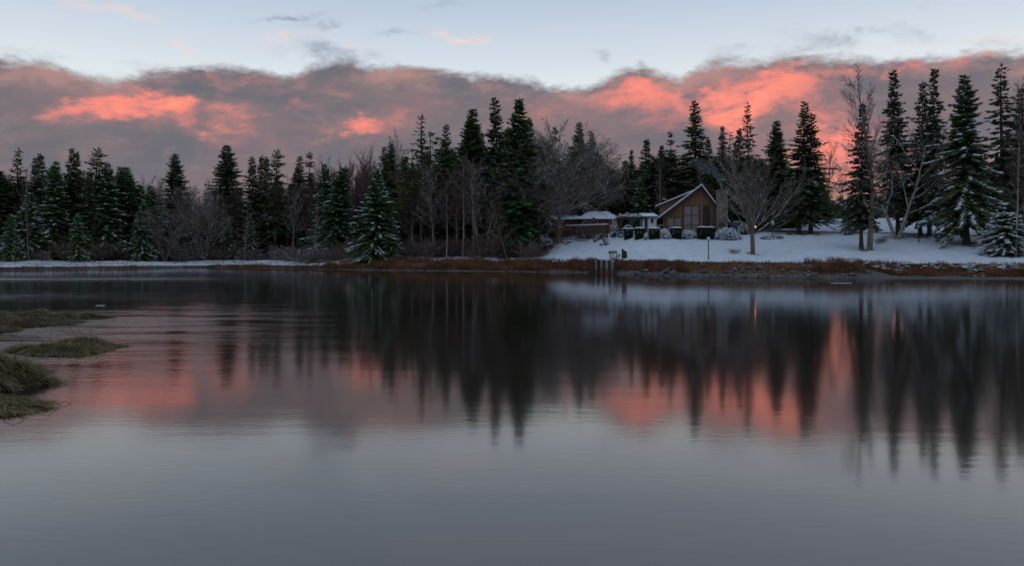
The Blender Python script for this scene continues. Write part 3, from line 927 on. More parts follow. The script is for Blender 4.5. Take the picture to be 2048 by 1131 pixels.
# ------------------------------------------------------------------ the trees one can tell apart
for row in [
    # left wood, from the left edge of the picture
    ('ragged', 4, 345, 24, 'half cut-off spruce at the left edge of the picture'),
    ('open', 32, 293, 22, 'tall spruce with layered open top, first tall one from the left edge', 1.15),
    ('tall', 72, 312, 24, 'spruce just right of the layered open spruce, left wood'),
    ('narrow', 86, 306, 28, 'slim pointed spruce tucked behind, fourth from the left edge'),
    ('snowy', 110, 320, 19, 'green snow-flecked spruce standing in front in the left wood'),
    ('tall2', 138, 294, 23, 'dark pointed spruce, tallest of the trio in the left wood'),
    ('narrow', 154, 301, 25, 'narrow spruce close beside the tallest of the left trio'),
    ('ragged', 184, 293, 21, 'ragged spruce with a bent feathery top in the left wood', 1.25),
    ('snowy', 215, 325, 19, 'snow-dusted green spruce right of the ragged bent-top spruce'),
    ('snag', 240, 338, 24, 'thin almost needleless spire between two left-wood spruces'),
    ('thin', 264, 356, 20, 'short dark-topped spruce at the right end of the left clump', 1.2),
    ('snowy', 284, 398, 13, 'low snowy spruce with skirts to the ground, end of left clump', 1.15),
    ('snowy', 20, 425, 12, 'low snowy spruce by the water at the left edge'),
    ('snowy', 157, 425, 13, 'small snowy spruce under the left trio of spruces'),
    ('young', 60, 385, 17, 'broad green spruce low in the far left clump'),
    ('tall', 175, 350, 17, 'mid-height green spruce in front of the ragged bent-top spruce', 1.2),
    ('bushy', 352, 307, 38, 'lone broad dark spruce rising behind bare trees, left of centre-left gap', 1.1),
    ('bushy', 450, 289, 34, 'tallest broad spruce of the left half above bare trees', 1.05),
    ('tall', 503, 311, 26, 'first of three slim spruces right of the tallest broad spruce'),
    ('narrow', 522, 309, 30, 'slimmest middle one of three slim spruces'),
    ('ragged', 550, 297, 24, 'tall ragged spruce with forked looking top, right of three slim ones', 1.2),
    ('narrow', 536, 312, 28, 'slim spruce squeezed against the tall ragged forked spruce'),
    ('tall', 600, 308, 27, 'spruce with flat-sided top beside a thin taller one'),
    ('thin', 623, 303, 29, 'thin straight spruce right of the flat-sided top spruce'),
    ('snowy', 650, 325, 20, 'snow-streaked spruce left of the leaning snowy spruce'),
    ('lean', 668, 330, 15, 'leaning densely green spruce with snow-loaded top', 1.0, 2.6),
    ('snowy', 500, 425, 14, 'low snow-laden spruce among bare trees at the snowy shore'),
    ('snowy', 455, 440, 16, 'low dark snowy spruce beside a bare snow-lined tree'),
    ('young', 748, 337, 5.0, 'big full snow-flecked green spruce standing forward at the water', 0.98),
    ('young', 783, 430, 6.0, 'small snowy spruce bough mass at the foot of the big full spruce', 0.9),
    ('tall2', 760, 291, 24, 'left one of the spruce pair behind the big full spruce', 1.1),
    ('bushy', 783, 284, 24, 'right one of the spruce pair behind the big full spruce', 0.85),
    ('snag', 840, 228, 22, 'needle-bare spire standing tall against the grey cloud', 1.5),
    ('pine', 862, 262, 17, 'yellow-green layered pine left of the middle spruces', 1.3),
    ('pine', 822, 300, 14, 'lower yellow-green pine with flat tiers above bare trees', 1.3),
    ('tall', 888, 246, 22, 'slender spruce rising between the pine and dense spruces'),
    ('bushy', 934, 234, 20, 'dense spruce with blunt top, left of the central pair', 1.0),
    ('bushy', 951, 219, 21, 'dense spruce with double top just left of the central tallest', 0.9),
    ('tall', 993, 191, 19, 'tallest slender spruce at the middle of the picture', 1.05),
    ('green', 1034, 197, 12, 'large deep green spruce at the middle, branches low to the bank', 1.15),
    ('narrow', 1066, 232, 20, 'slim spruce touching the right side of the large central spruce'),
    ('thin', 1111, 252, 32, 'dark spruce tip poking out of the wide bare tree'),
    ('tall', 1148, 242, 36, 'left of the three spruce tips behind the wide bare tree', 1.1),
    ('narrow', 1166, 256, 36, 'middle of the three spruce tips behind the wide bare tree'),
    ('tall2', 1188, 262, 36, 'right of the three spruce tips behind the wide bare tree'),
    # behind the cottage and the house
    ('tall2', 1259, 297, 52, 'spruce behind the pergola, low in the skyline'),
    ('narrow', 1289, 277, 50, 'slim spruce standing alone in the skyline above the pergola', 1.2),
    ('bushy', 1322, 290, 48, 'round-topped grey-green spruce left of the house ridge', 0.9),
    ('thin', 1348, 261, 50, 'thin see-through spruce just left of the tall house spruce'),
    ('tall', 1387, 199, 46, 'tallest spruce straight behind the house roof', 1.15),
    ('narrow', 1417, 275, 48, 'low spruce right of the tallest house spruce'),
    ('tall2', 1443, 250, 46, 'spruce above the chimney top'),
    ('pine', 1462, 265, 48, 'pine with airy tufts between spruces above the chimney'),
    ('narrow', 1476, 256, 46, 'small-headed spruce between the pine and the gappy spruce'),
    ('open', 1500, 203, 42, 'gappy tall spruce behind the fan-shaped bare tree', 0.9),
    ('bushy', 1553, 240, 44, 'medium spruce right of the gappy tall spruce', 0.95),
    ('tall2', 1598, 202, 467, 'tall dark spruce left of the pair beside the glow', 1.15),
    ('tall', 1622, 226, 466, 'shorter spruce right of the pair beside the glow', 1.15),
    ('bushy', 1250, 345, 42, 'dark snow-tipped spruce right behind the cottage roof', 1.2),
    ('snowy', 1283, 352, 40, 'dark snowy spruce behind the vine pergola', 1.25),
    ('snowy', 1225, 335, 44, 'snow-streaked spruce at the left behind the cottage', 1.2),
    ('bushy', 1340, 335, 44, 'dark spruce left behind the house dormer', 1.2),
    ('tall2', 1370, 310, 46, 'dark spruce straight behind the house dormer', 1.3),
    ('bushy', 1410, 318, 44, 'dark spruce behind the house ridge', 1.2),
    # right side lawn
    ('right', 1722, 206, 498, 'spruce with dark straight trunk beside the olive-barked bare tree', 1.0),
    ('right', 1797, 137, 470, 'tall dark spruce behind the pale twin-trunked tree', 1.05),
    ('tall2', 1840, 164, 471, 'shorter spruce of the tall twin pair right of the pale tree', 1.0),
    ('right', 1858, 136, 471, 'taller spruce of the twin pair right of the pale tree', 0.9),
    ('bigsnow', 1934, 148, 488, 'great spruce with broad snow-covered boughs on the lawn', 1.0),
    ('open', 2004, 125, 478, 'tall open-tiered spruce behind the small snow-laden tree', 1.2),
    ('snowy', 1700, 385, 466, 'small green spruce behind the dark straight trunk', 1.1),
    ('laden', 2012, 425, 510, 'small round tree thickly covered with snow, right edge', 1.0),
    ('tall', 2046, 170, 470, 'spruce cut off by the right edge of the picture', 1.2),
]:
    tree(*row)

for row in [
    ('forest', 285, 347, 30, 'brush-topped bare tree between the left clump and lone spruce', 1.2),
    ('forest', 312, 352, 28, 'bare grey tree right of the brush-topped one, left wood'),
    ('snowbare', 408, 342, 14, 'wide snow-lined bare tree leaning over the left shore', 1.05),
    ('snowbare', 330, 400, 13, 'smaller snow-lined bare tree with drooping limbs, left shore', 1.1),
    ('birch', 50, 330, 17, 'pale dead birch with forked white limbs in the left clump', 0.8),
    ('birch', 58, 400, 13, 'thin white birch stem at the foot of the left clump', 0.7),
    ('forest2', 470, 400, 22, 'grey bare tree below the tallest broad spruce', 1.2),
    ('deadfir', 628, 385, 11, 'bare fir with snow-lined sweeping branches', 1.35),
    ('deadfir', 490, 400, 12, 'bare snow-lined fir beside the low snowy spruce', 1.1),
    ('forest', 585, 360, 20, 'bare tree in front of the flat-sided top spruce', 1.0),
    ('broom', 660, 308, 30, 'bare upright tree behind the leaning snowy spruce', 1.2),
    ('broom', 695, 312, 28, 'bare brush-like tree left of the tall brush-like one', 1.2),
    ('broom', 725, 284, 26, 'tall brush-like bare tree against the pink cloud', 1.15),
    ('tallbare', 804, 254, 20, 'slender bare tree sticking up right of the spruce pair', 0.7),
    ('forest2', 830, 330, 10, 'bare brown tree left of the white birch stems', 1.25),
    ('forest', 868, 318, 10, 'grey bare tree over the white birch stems', 1.2),
    ('birch', 893, 338, 8, 'white birch with crooked stem, leftmost of three at the bank', 0.9),
    ('birch', 925, 300, 10, 'white birch with the thickest stem, middle of three at the bank', 1.0),
    ('birch', 948, 330, 9, 'straight white birch, right of three at the bank', 0.8),
    ('birch2', 965, 270, 10, 'forked pale birch arching left of the large central spruce', 1.0),
    ('forest2', 985, 325, 8, 'bare brown tree below the tallest slender spruce', 1.2),
    ('forest', 915, 345, 12, 'bare grey tree behind the birch stems', 1.2),
    ('forest2', 1015, 395, 6, 'low bare tree at the foot of the large central spruce', 1.2),
    ('wide', 1118, 246, 16, 'great wide bare tree with grey twig crown left of the cottage', 1.12),
    ('forest', 1085, 235, 26, 'upright bare tree behind the great wide bare tree', 1.3),
    ('forest2', 1155, 285, 32, 'bare tree to the right behind the great wide bare tree', 1.4),
    ('forest2', 1215, 278, 44, 'dark bare tree in the skyline over the cottage', 1.3),
    ('birch', 1322, 305, 34, 'pale straight birch stem behind the dormer end', 0.6),
    ('birch', 1405, 318, 38, 'pair-stemmed pale birch behind the house ridge', 0.6),
    ('vase', 1505, 276, 508, 'fan-shaped bare tree standing alone on the snow lawn', 1.02),
    ('wide', 1172, 292, 27, 'round grey bare tree behind the cottage end of the great wide tree', 1.1),
    ('wide', 1078, 300, 14, 'lower wide bare tree left of the great wide bare tree', 0.9),
    ('broom', 250, 345, 27, 'brush-like bare tree right of the thin needleless spire', 1.3),
    ('broom', 300, 350, 33, 'brush-like bare tree in the gap left of the lone broad spruce', 1.5),
    ('broom', 385, 362, 30, 'upright bare tree right of the lone broad spruce', 1.4),
    ('broom', 430, 350, 30, 'upright bare tree left under the tallest broad spruce', 1.3),
    ('broom', 480, 352, 28, 'upright bare tree between the tallest broad spruce and slim ones', 1.3),
    ('broom', 575, 345, 26, 'brush-like bare tree right of the tall ragged forked spruce', 1.3),
    ('broom', 640, 318, 33, 'brush-like bare tree right of the thin straight spruce', 1.4),
    ('broom', 712, 300, 30, 'brush-like bare tree left beside the tall brush-like one', 1.5),
    ('broom', 745, 296, 30, 'brush-like bare tree behind the tip of the big full spruce', 1.4),
    ('forest', 842, 315, 13, 'grey bare tree under the needle-bare spire', 1.3),
    ('forest2', 900, 330, 15, 'brown bare tree among the birch stems', 1.4),
    ('forest', 955, 310, 14, 'grey bare tree right of the three birches', 1.2),
    ('forest', 1688, 330, 56, 'bare tree left behind the dark straight trunk', 1.2),
    ('forest', 1765, 262, 62, 'bare tree between the olive-barked tree and tall dark spruce', 1.3),
    ('forest', 1830, 290, 64, 'bare tree behind the tall twin pair of spruces', 1.4),
    ('forest2', 1893, 250, 50, 'bare tree left behind the great snowy spruce', 1.3),
    ('forest2', 1968, 235, 50, 'bare tree right behind the great snowy spruce', 1.3),
    ('forest', 1655, 278, 52, 'bare tree in the glow right of the spruce pair', 1.1),
    ('tallbare', 1739, 128, 500, 'tall olive-barked bare tree on the lawn', 1.0),
    ('whitemulti', 1793, 240, 478, 'pale twin-trunked bare tree with wide snowy limbs', 1.1),
    ('birch', 1903, 255, 479, 'pale straight trunk rising into the great snowy spruce', 1.0),
    ('birch', 2031, 250, 513, 'slim birch with reddish twigs at the right edge', 0.95),
    ('tallbare', 2042, 150, 476, 'bare tree behind the slim birch, right edge', 0.9),
    ('forest2', 1990, 300, 470, 'brown bare tree behind the small snow-laden tree', 1.2),
]:
    tree(*row)

# wood behind: trunks and crowns that only fill the mass
SKY_PX = [0, 60, 140, 200, 250, 300, 345, 400, 450, 500, 560, 620, 680, 730, 780, 830, 880, 940, 1000, 1060, 1120, 1180, 1230, 1290, 1340, 1400, 1450, 1500, 1560, 1620]
SKY_PY = [345, 335, 325, 335, 350, 358, 365, 365, 350, 345, 332, 330, 325, 315, 308, 300, 275, 258, 245, 262, 275, 285, 312, 325, 315, 300, 310, 308, 318, 330]
fr = random.Random(99)


def depth_of(q):
    return ('behind the left clump of spruces' if q < 345 else 'behind the bare trees of the left shore' if q < 700 else
            'behind the birches and central spruces' if q < 1080 else 'in the wood behind the cottage' if q < 1250 else 'in the wood behind the house')


px = -60.0
while px < 1640:
    for s0, drop in ((25, 70), (33, 45), (46, 20)):
        q = px + fr.uniform(-9, 9)
        top = np.interp(q, SKY_PX, SKY_PY) + fr.uniform(2, drop + 10)
        if 1080 < q:
            s0 += 20 if q < 1220 else 26
        kd = fr.choice((['forest', 'broom', 'forest2', 'broom', 'thin', 'tall2'] if 235 < q < 480 or 620 < q < 760 else ['tall2', 'bushy', 'narrow', 'forest', 'forest2', 'thin', 'bushy']) if q < 1200 else ['tall2', 'bushy', 'narrow', 'bushy', 'thin', 'tall2'])
        wf = fr.uniform(1.15, 1.5) if q < 1080 else fr.uniform(1.5, 2.0)
        if kd in ('forest', 'forest2', 'broom'):
            tree(kd, q, top, s0 + fr.uniform(0, 10), 'grey bare tree ' + depth_of(q), 1.2, None, 'bare trees ' + depth_of(q))
        else:
            tree(kd, q, top, s0 + fr.uniform(0, 10), 'tall dark spruce ' + depth_of(q), wf, None, 'spruces ' + depth_of(q))
    px += 27 if px < 1080 else 24
px = -40.0
while px < 1575:
    q = px + fr.uniform(-8, 8)
    s0 = (24 if q < 640 else 16) if q < 1060 else (24 if q < 1085 else 44)
    p = behind(q, s0 + fr.uniform(0, 6))
    plant('skirt', p, fr.uniform(6.5, 10.5) * (1.25 if q > 1130 else 1), 'low dark spruce ' + depth_of(q), group='low spruces ' + depth_of(q), wide=fr.uniform(1.0, 1.4))
    px += 21
for i in range(24):
    q = -30 + 15.5 * i + fr.uniform(-5, 5) if i < 22 else 1575 + 40 * (i - 22)
    tree(fr.choice(['bushy', 'tall2', 'snowy', 'tall']), q, fr.uniform(330, 372), fr.uniform(20, 30) if q < 1000 else 52, 'dense green spruce ' + depth_of(q), 1.3, None, 'dense spruces ' + depth_of(q))
# beyond the lawn on the right: sparse, with the far field and the glow showing between
for q, top, s0, kd in [(1655, 400, 75, 'bushy'), (1680, 415, 90, 'thin'), (1700, 395, 110, 'narrow'), (1720, 410, 80, 'bushy'), (1660, 420, 105, 'tall2'),
                       (1750, 400, 120, 'forest'), (1775, 408, 110, 'bushy'), (1830, 405, 120, 'forest'), (1875, 398, 70, 'bushy'), (1890, 380, 60, 'tall2'),
                       (1915, 370, 58, 'bushy'), (1940, 380, 55, 'tall2'), (1965, 360, 52, 'bushy'), (1985, 350, 55, 'tall2'), (2015, 330, 50, 'bushy'),
                       (2040, 340, 48, 'tall2'), (1878, 352, 64, 'bushy'), (1900, 340, 66, 'tall2'), (1925, 335, 62, 'bushy'), (1950, 330, 60, 'bushy'), (1975, 320, 62, 'tall2'), (1998, 322, 58, 'bushy'), (2025, 310, 56, 'bushy'), (1822, 372, 66, 'bushy'), (1775, 380, 70, 'tall2'), (2075, 320, 45, 'bushy'), (2110, 300, 44, 'tall'), (2150, 280, 40, 'bushy'), (1640, 395, 70, 'tall2')]:
    tree(kd, q, top, s0, 'dark tree beyond the snow lawn on the right', 1.3, None, 'trees beyond the right lawn')

for i in range(46):
    q = 1600 + 11 * i + fr.uniform(-6, 6)
    tree(fr.choice(['bushy', 'tall2', 'skirt', 'skirt']), q, fr.uniform(385, 418), 135 + fr.uniform(0, 40), 'small dark tree in the far row beyond the snow field', 1.3, None, 'far row beyond the snow field')

# thicket of bare shrubs along the wood's edge
px = -20.0
while px < 1085:
    near = 12.5 if px < 600 else 5.2
    q = px + fr.uniform(-8, 8)
    if not (705 < q < 790):
        sn_ = (300 < q < 690) and fr.random() < 0.75
        p = behind(q, near + fr.uniform(0, 7))
        plant('shrub_snow' if sn_ else 'shrub', p, fr.uniform(1.3, 4.6), 'snow-lined bare shrub in the thicket below the left wood' if sn_ else 'brown bare shrub in the thicket along the wood edge', 'shrub',
              None, 'snowy shrubs of the thicket' if sn_ else 'brown shrubs of the thicket', wide=fr.uniform(1.0, 1.5))
    px += 13

# ------------------------------------------------------------------ materials for built things
M['siding'] = mat('cedar_siding', (0.225, 0.122, 0.078), 0.7, (0.145, 0.076, 0.050), 2.2, 4, 0.3, 0.15, 12, stretch=(3, 3, 0.25))
M['siding_back'] = mat('siding_backing', (0.045, 0.022, 0.014), 0.9, (0.03, 0.016, 0.01), 3)
M['fascia'] = mat('fascia_boards', (0.070, 0.048, 0.040), 0.7, (0.045, 0.032, 0.028), 2, 3, stretch=(1, 1, 0.4))
M['red_wall'] = mat('red_painted_boards', (0.19, 0.066, 0.052), 0.75, (0.13, 0.048, 0.040), 2.5, 4, 0.3, 0.1, 10, stretch=(3, 3, 0.3))
M['white'] = mat('white_paint', (0.55, 0.55, 0.55), 0.55, (0.40, 0.40, 0.40), 3, 4)
M['yellow'] = mat('yellow_paint', (0.42, 0.34, 0.09), 0.6, (0.32, 0.26, 0.08), 3)
M['dark_wood'] = mat('dark_weathered_wood', (0.040, 0.030, 0.025), 0.85, (0.075, 0.058, 0.046), 3, 4, 0.2, 0.2, 14, stretch=(4, 4, 0.4))
M['brown_wood'] = mat('brown_weathered_wood', (0.10, 0.062, 0.042), 0.85, (0.060, 0.040, 0.030), 3, 4, 0.2, 0.2, 14, stretch=(4, 4, 0.4))
M['grey_wood'] = mat('grey_wood', (0.20, 0.185, 0.17), 0.85, (0.13, 0.12, 0.11), 3, 4, 0.2, stretch=(4, 4, 0.5))
M['black_metal'] = mat('black_metal', (0.012, 0.012, 0.013), 0.45, (0.022, 0.021, 0.021), 6)
M['stone'] = mat('bank_stone', (0.075, 0.070, 0.066), 0.85, (0.16, 0.15, 0.14), 2.5, 4, 0.3, 0.4, 6, coord='World')
M['fieldstone'] = mat('fieldstone', (0.36, 0.31, 0.27), 0.85, (0.16, 0.14, 0.125), 1.9, 3, 0.2, 0.3, 9, lo=0.40, hi=0.60)
M['mortar'] = mat('mortar', (0.14, 0.125, 0.11), 0.95, (0.10, 0.09, 0.08), 5)
M['clay'] = mat('clay_flue', (0.30, 0.10, 0.06), 0.8, (0.20, 0.07, 0.045), 6)
M['hedge'] = leafmat('hedge_leaves', (0.020, 0.030, 0.012), (0.050, 0.062, 0.022), 3.0)
M['hedge_core'] = mat('hedge_core', (0.014, 0.018, 0.009), 0.95, (0.022, 0.020, 0.012), 5)
M['vine'] = leafmat('vine_leaves', (0.085, 0.038, 0.026), (0.16, 0.055, 0.030), 2.0)
M['globe'] = mat('lamp_globe', (0.60, 0.61, 0.62), 0.3, (0.52, 0.53, 0.54), 4)
M['car_silver'] = mat('car_paint_silver', (0.20, 0.21, 0.22), 0.3, (0.16, 0.17, 0.18), 3, 2, 0.5)
M['car_dark'] = mat('car_paint_dark', (0.025, 0.028, 0.035), 0.3, (0.035, 0.036, 0.04), 3, 2, 0.5)
M['rubber'] = mat('tyre_rubber', (0.015, 0.015, 0.015), 0.9, (0.025, 0.024, 0.023), 5)
M['green_box'] = mat('green_plastic', (0.02, 0.075, 0.040), 0.5, (0.015, 0.055, 0.03), 3)
M['ice'] = mat('ice', (0.50, 0.54, 0.58), 0.35, (0.40, 0.44, 0.48), 2, coord='World')
M['lime'] = mat('lime_painted_pole', (0.28, 0.34, 0.05), 0.6, (0.22, 0.27, 0.05), 3)


def glassmat():
    m_ = mat('window_glass', (0.085, 0.095, 0.105), 0.06, (0.12, 0.122, 0.125), 0.9, 3, 0.5)  # grey-blue base stands in for sky reflected in the panes
    m_.node_tree.nodes['Principled BSDF'].inputs['IOR'].default_value = 2.1
    return m_


M['glass'] = glassmat()
M['glass_dark'] = mat('dark_glass', (0.010, 0.010, 0.011), 0.08, (0.018, 0.017, 0.016), 1.2, 3, 0.5)


def emitter(name, col, st):
    m_ = bpy.data.materials.new(name)
    m_.use_nodes = True
    b = m_.node_tree.nodes['Principled BSDF']
    q = G(m_.node_tree)
    v = q.n('ShaderNodeTexCoord').outputs['Object']
    q.put(b.inputs['Emission Color'], q.mix(q.noise(v, 8, 2), (*col, 1), tuple(c * 0.7 for c in col) + (1,)))
    b.inputs['Emission Strength'].default_value = st
    b.inputs['Base Color'].default_value = (*col, 1)
    return m_


M['tail'] = emitter('lit_tail_lamp', (1.0, 0.30, 0.10), 5.0)


def pile_kind():
    m_ = mat('sheet_panel', (0.26, 0.27, 0.28), 0.8, (0.17, 0.17, 0.175), 1.6, 4, 0.3, stretch=(3, 3, 0.5))
    t = m_.node_tree
    q = G(t)
    b = t.nodes['Principled BSDF']
    src = b.inputs['Base Color'].links[0].from_socket
    sp = q.n('ShaderNodeSeparateXYZ')
    pos = q.n('ShaderNodeNewGeometry').outputs['Position']
    t.links.new(pos, sp.inputs[0])
    z = q.m('ADD', sp.outputs[2], q.m('MULTIPLY', q.noise(pos, 2.0, 3), 0.6))
    q.put(b.inputs['Base Color'], q.mix(q.ss(z, 1.25, 0.65), src, (0.16, 0.065, 0.032, 1)))   # rust stain up to the tide mark
    return m_


M['sheet'] = pile_kind()


# ------------------------------------------------------------------ small builders
def leaves(pts, size, mt, name, parent, seed=1):
    """loose leaf-sized faces at the given points"""
    r = random.Random(seed)
    mb = MB()
    for p in pts:
        s_ = size * r.uniform(0.6, 1.3)
        a = Vector((r.gauss(0, 1), r.gauss(0, 1), r.gauss(0, 1))).normalized()
        b = a.cross(Vector((r.gauss(0, 1), r.gauss(0, 1), r.gauss(0, 1)))).normalized()
        p = Vector(p)
        mb.add([tuple(p - a * s_), tuple(p + b * s_ * 0.5), tuple(p + a * s_), tuple(p - b * s_ * 0.5)], [(0, 1, 2), (0, 2, 3)])
    return mb.build(name, mt, parent)


def snow_lumps(pts, size, parent, seed=1, flat=0.4, name='snow'):
    r = random.Random(seed)
    mb = MB()
    for p in pts:
        k = size * r.uniform(0.6, 1.3)
        mb.lump(p, k, k * r.uniform(0.6, 1), k * flat, r.random(), r.uniform(0, 3), 0, 0.25)
    o = mb.build(name, M['snow'], parent)
    o['kind'] = 'stuff'
    return o


def cap(mb, x0, x1, y0, y1, z, h, seed=0, n=8):
    """a soft snow layer over a rectangle, thinning to its rim"""
    r = random.Random(seed)
    vs, fs = [], []
    for j in range(5):
        for i in range(n + 1):
            u, v = i / n, j / 4
            rim = min(u, 1 - u, v, 1 - v)
            zz = z + h * (0.45 if rim == 0 else 1.0) * r.uniform(0.8, 1.15)
            vs.append((x0 + (x1 - x0) * u + r.uniform(-.01, .01), y0 + (y1 - y0) * v, zz))
    for j in range(4):
        for i in range(n):
            a = j * (n + 1) + i
            fs.append((a, a + 1, a + n + 2, a + n + 1))
    o = len(vs)
    ring = [i for i in range(n + 1)] + [(j + 1) * (n + 1) - 1 for j in range(1, 5)] + [4 * (n + 1) + i for i in range(n - 1, -1, -1)] + [j * (n + 1) for j in range(3, 0, -1)]
    for i in ring:
        vs.append((vs[i][0], vs[i][1], z - 0.012))
    m_ = len(ring)
    for k in range(m_):
        fs.append((ring[k], o + k, o + (k + 1) % m_, ring[(k + 1) % m_]))
    mb.add(vs, fs)
    return mb


def hedge(px0, px1, top, bot, label, depth=1.1, seed=1):
    p = hit((px0 + px1) / 2, bot)
    k = mpp(p)
    w, h = (px1 - px0) * k, (bot - top) * k
    t = thing('clipped_hedge', label, 'hedge', (p.x, p.y + depth / 2, p.z - 0.1), 0.0, 'clipped hedges in front of the house')
    mb = MB()
    mb.box(-w / 2 + .06, w / 2 - .06, -depth / 2 + .06, depth / 2 - .06, 0, h - 0.02)
    mb.build('stems', M['hedge_core'], t)
    r = random.Random(seed)
    pts = []
    for _ in range(int(520 * (w * h + w * depth + depth * h))):
        f = r.random()
        x, y, z = r.uniform(-w / 2, w / 2), r.uniform(-depth / 2, depth / 2), r.uniform(0, h)
        if f < 0.55:
            y = -depth / 2 + r.gauss(0.02, 0.06)
        elif f < 0.85:
            x = (-1 if r.random() < .5 else 1) * (w / 2 - r.gauss(0.02, 0.06))
        else:
            z = h - abs(r.gauss(0, 0.04))
        pts.append((x, y, z))
    leaves(pts, 0.065, M['hedge'], 'foliage', t, seed)
    cap(MB(), -w / 2 - .02, w / 2 + .02, -depth / 2 - .02, depth / 2 + .02, h + 0.0, 0.15, seed).build('snow', M['snow'], t, True)
    snow_lumps([(r.uniform(-w / 2, w / 2), -depth / 2 - .03, h * r.uniform(.15, 1) ** .5) for _ in range(14)], 0.05, t, seed, .7, 'snow_flecks')
    return t


def mound(px0, px1, top, bot, label, name='snowy_shrub', cover=0.8, mt='hedge', seed=1, depth=None, group=None, trunk=False, cat='shrub'):
    """rounded bush with snow on its upper side"""
    p = hit((px0 + px1) / 2, bot)
    k = mpp(p)
    w, h = (px1 - px0) * k, (bot - top) * k
    dp = depth or min(w, 2.0)
    t = thing(name, label, cat, (p.x, p.y + dp / 2, p.z - 0.08), 0.0, group)
    r = random.Random(seed)
    pts, sn = [], []
    n = int(420 * (w * h + dp * h))
    z0 = h * 0.3 if trunk else 0.0
    for _ in range(n):
        th, ph = r.uniform(0, 2 * PI), math.acos(r.uniform(-0.15 if trunk else 0.0, 1))
        bump = 1 + 0.16 * math.sin(5 * th + seed) * math.sin(4 * ph) + 0.10 * math.sin(9 * th + 2 * seed + ph * 7)
        rr = bump * (1 - abs(r.gauss(0, 0.12)))
        q = (w / 2 * rr * math.sin(ph) * math.cos(th), dp / 2 * rr * math.sin(ph) * math.sin(th), z0 + (h - z0) * (0.06 + 0.94 * rr * math.cos(ph)))
        pts.append(q)
        if math.cos(ph) > 0.10 and r.random() < cover * 0.28 * (0.5 + math.cos(ph)):
            sn.append((q[0], q[1], q[2] + 0.03))
    core = MB()
    core.lump((0, 0, z0 + (h - z0) * 0.30), w * 0.36, dp * 0.36, (h - z0) * 0.42, seed, 0, 1)
    for i in range(5):
        core.tube([(0.06 * i - .12, 0, 0), (w * 0.25 * math.cos(i * 1.3), dp * 0.25 * math.sin(i * 1.3), h * 0.6)], [0.035, 0.012], 4)
    core.build('stems', M['hedge_core'], t)
    leaves(pts, 0.055, M[mt], 'foliage', t, seed)
    if sn:
        snow_lumps(sn, 0.115, t, seed, 0.5)
    return t


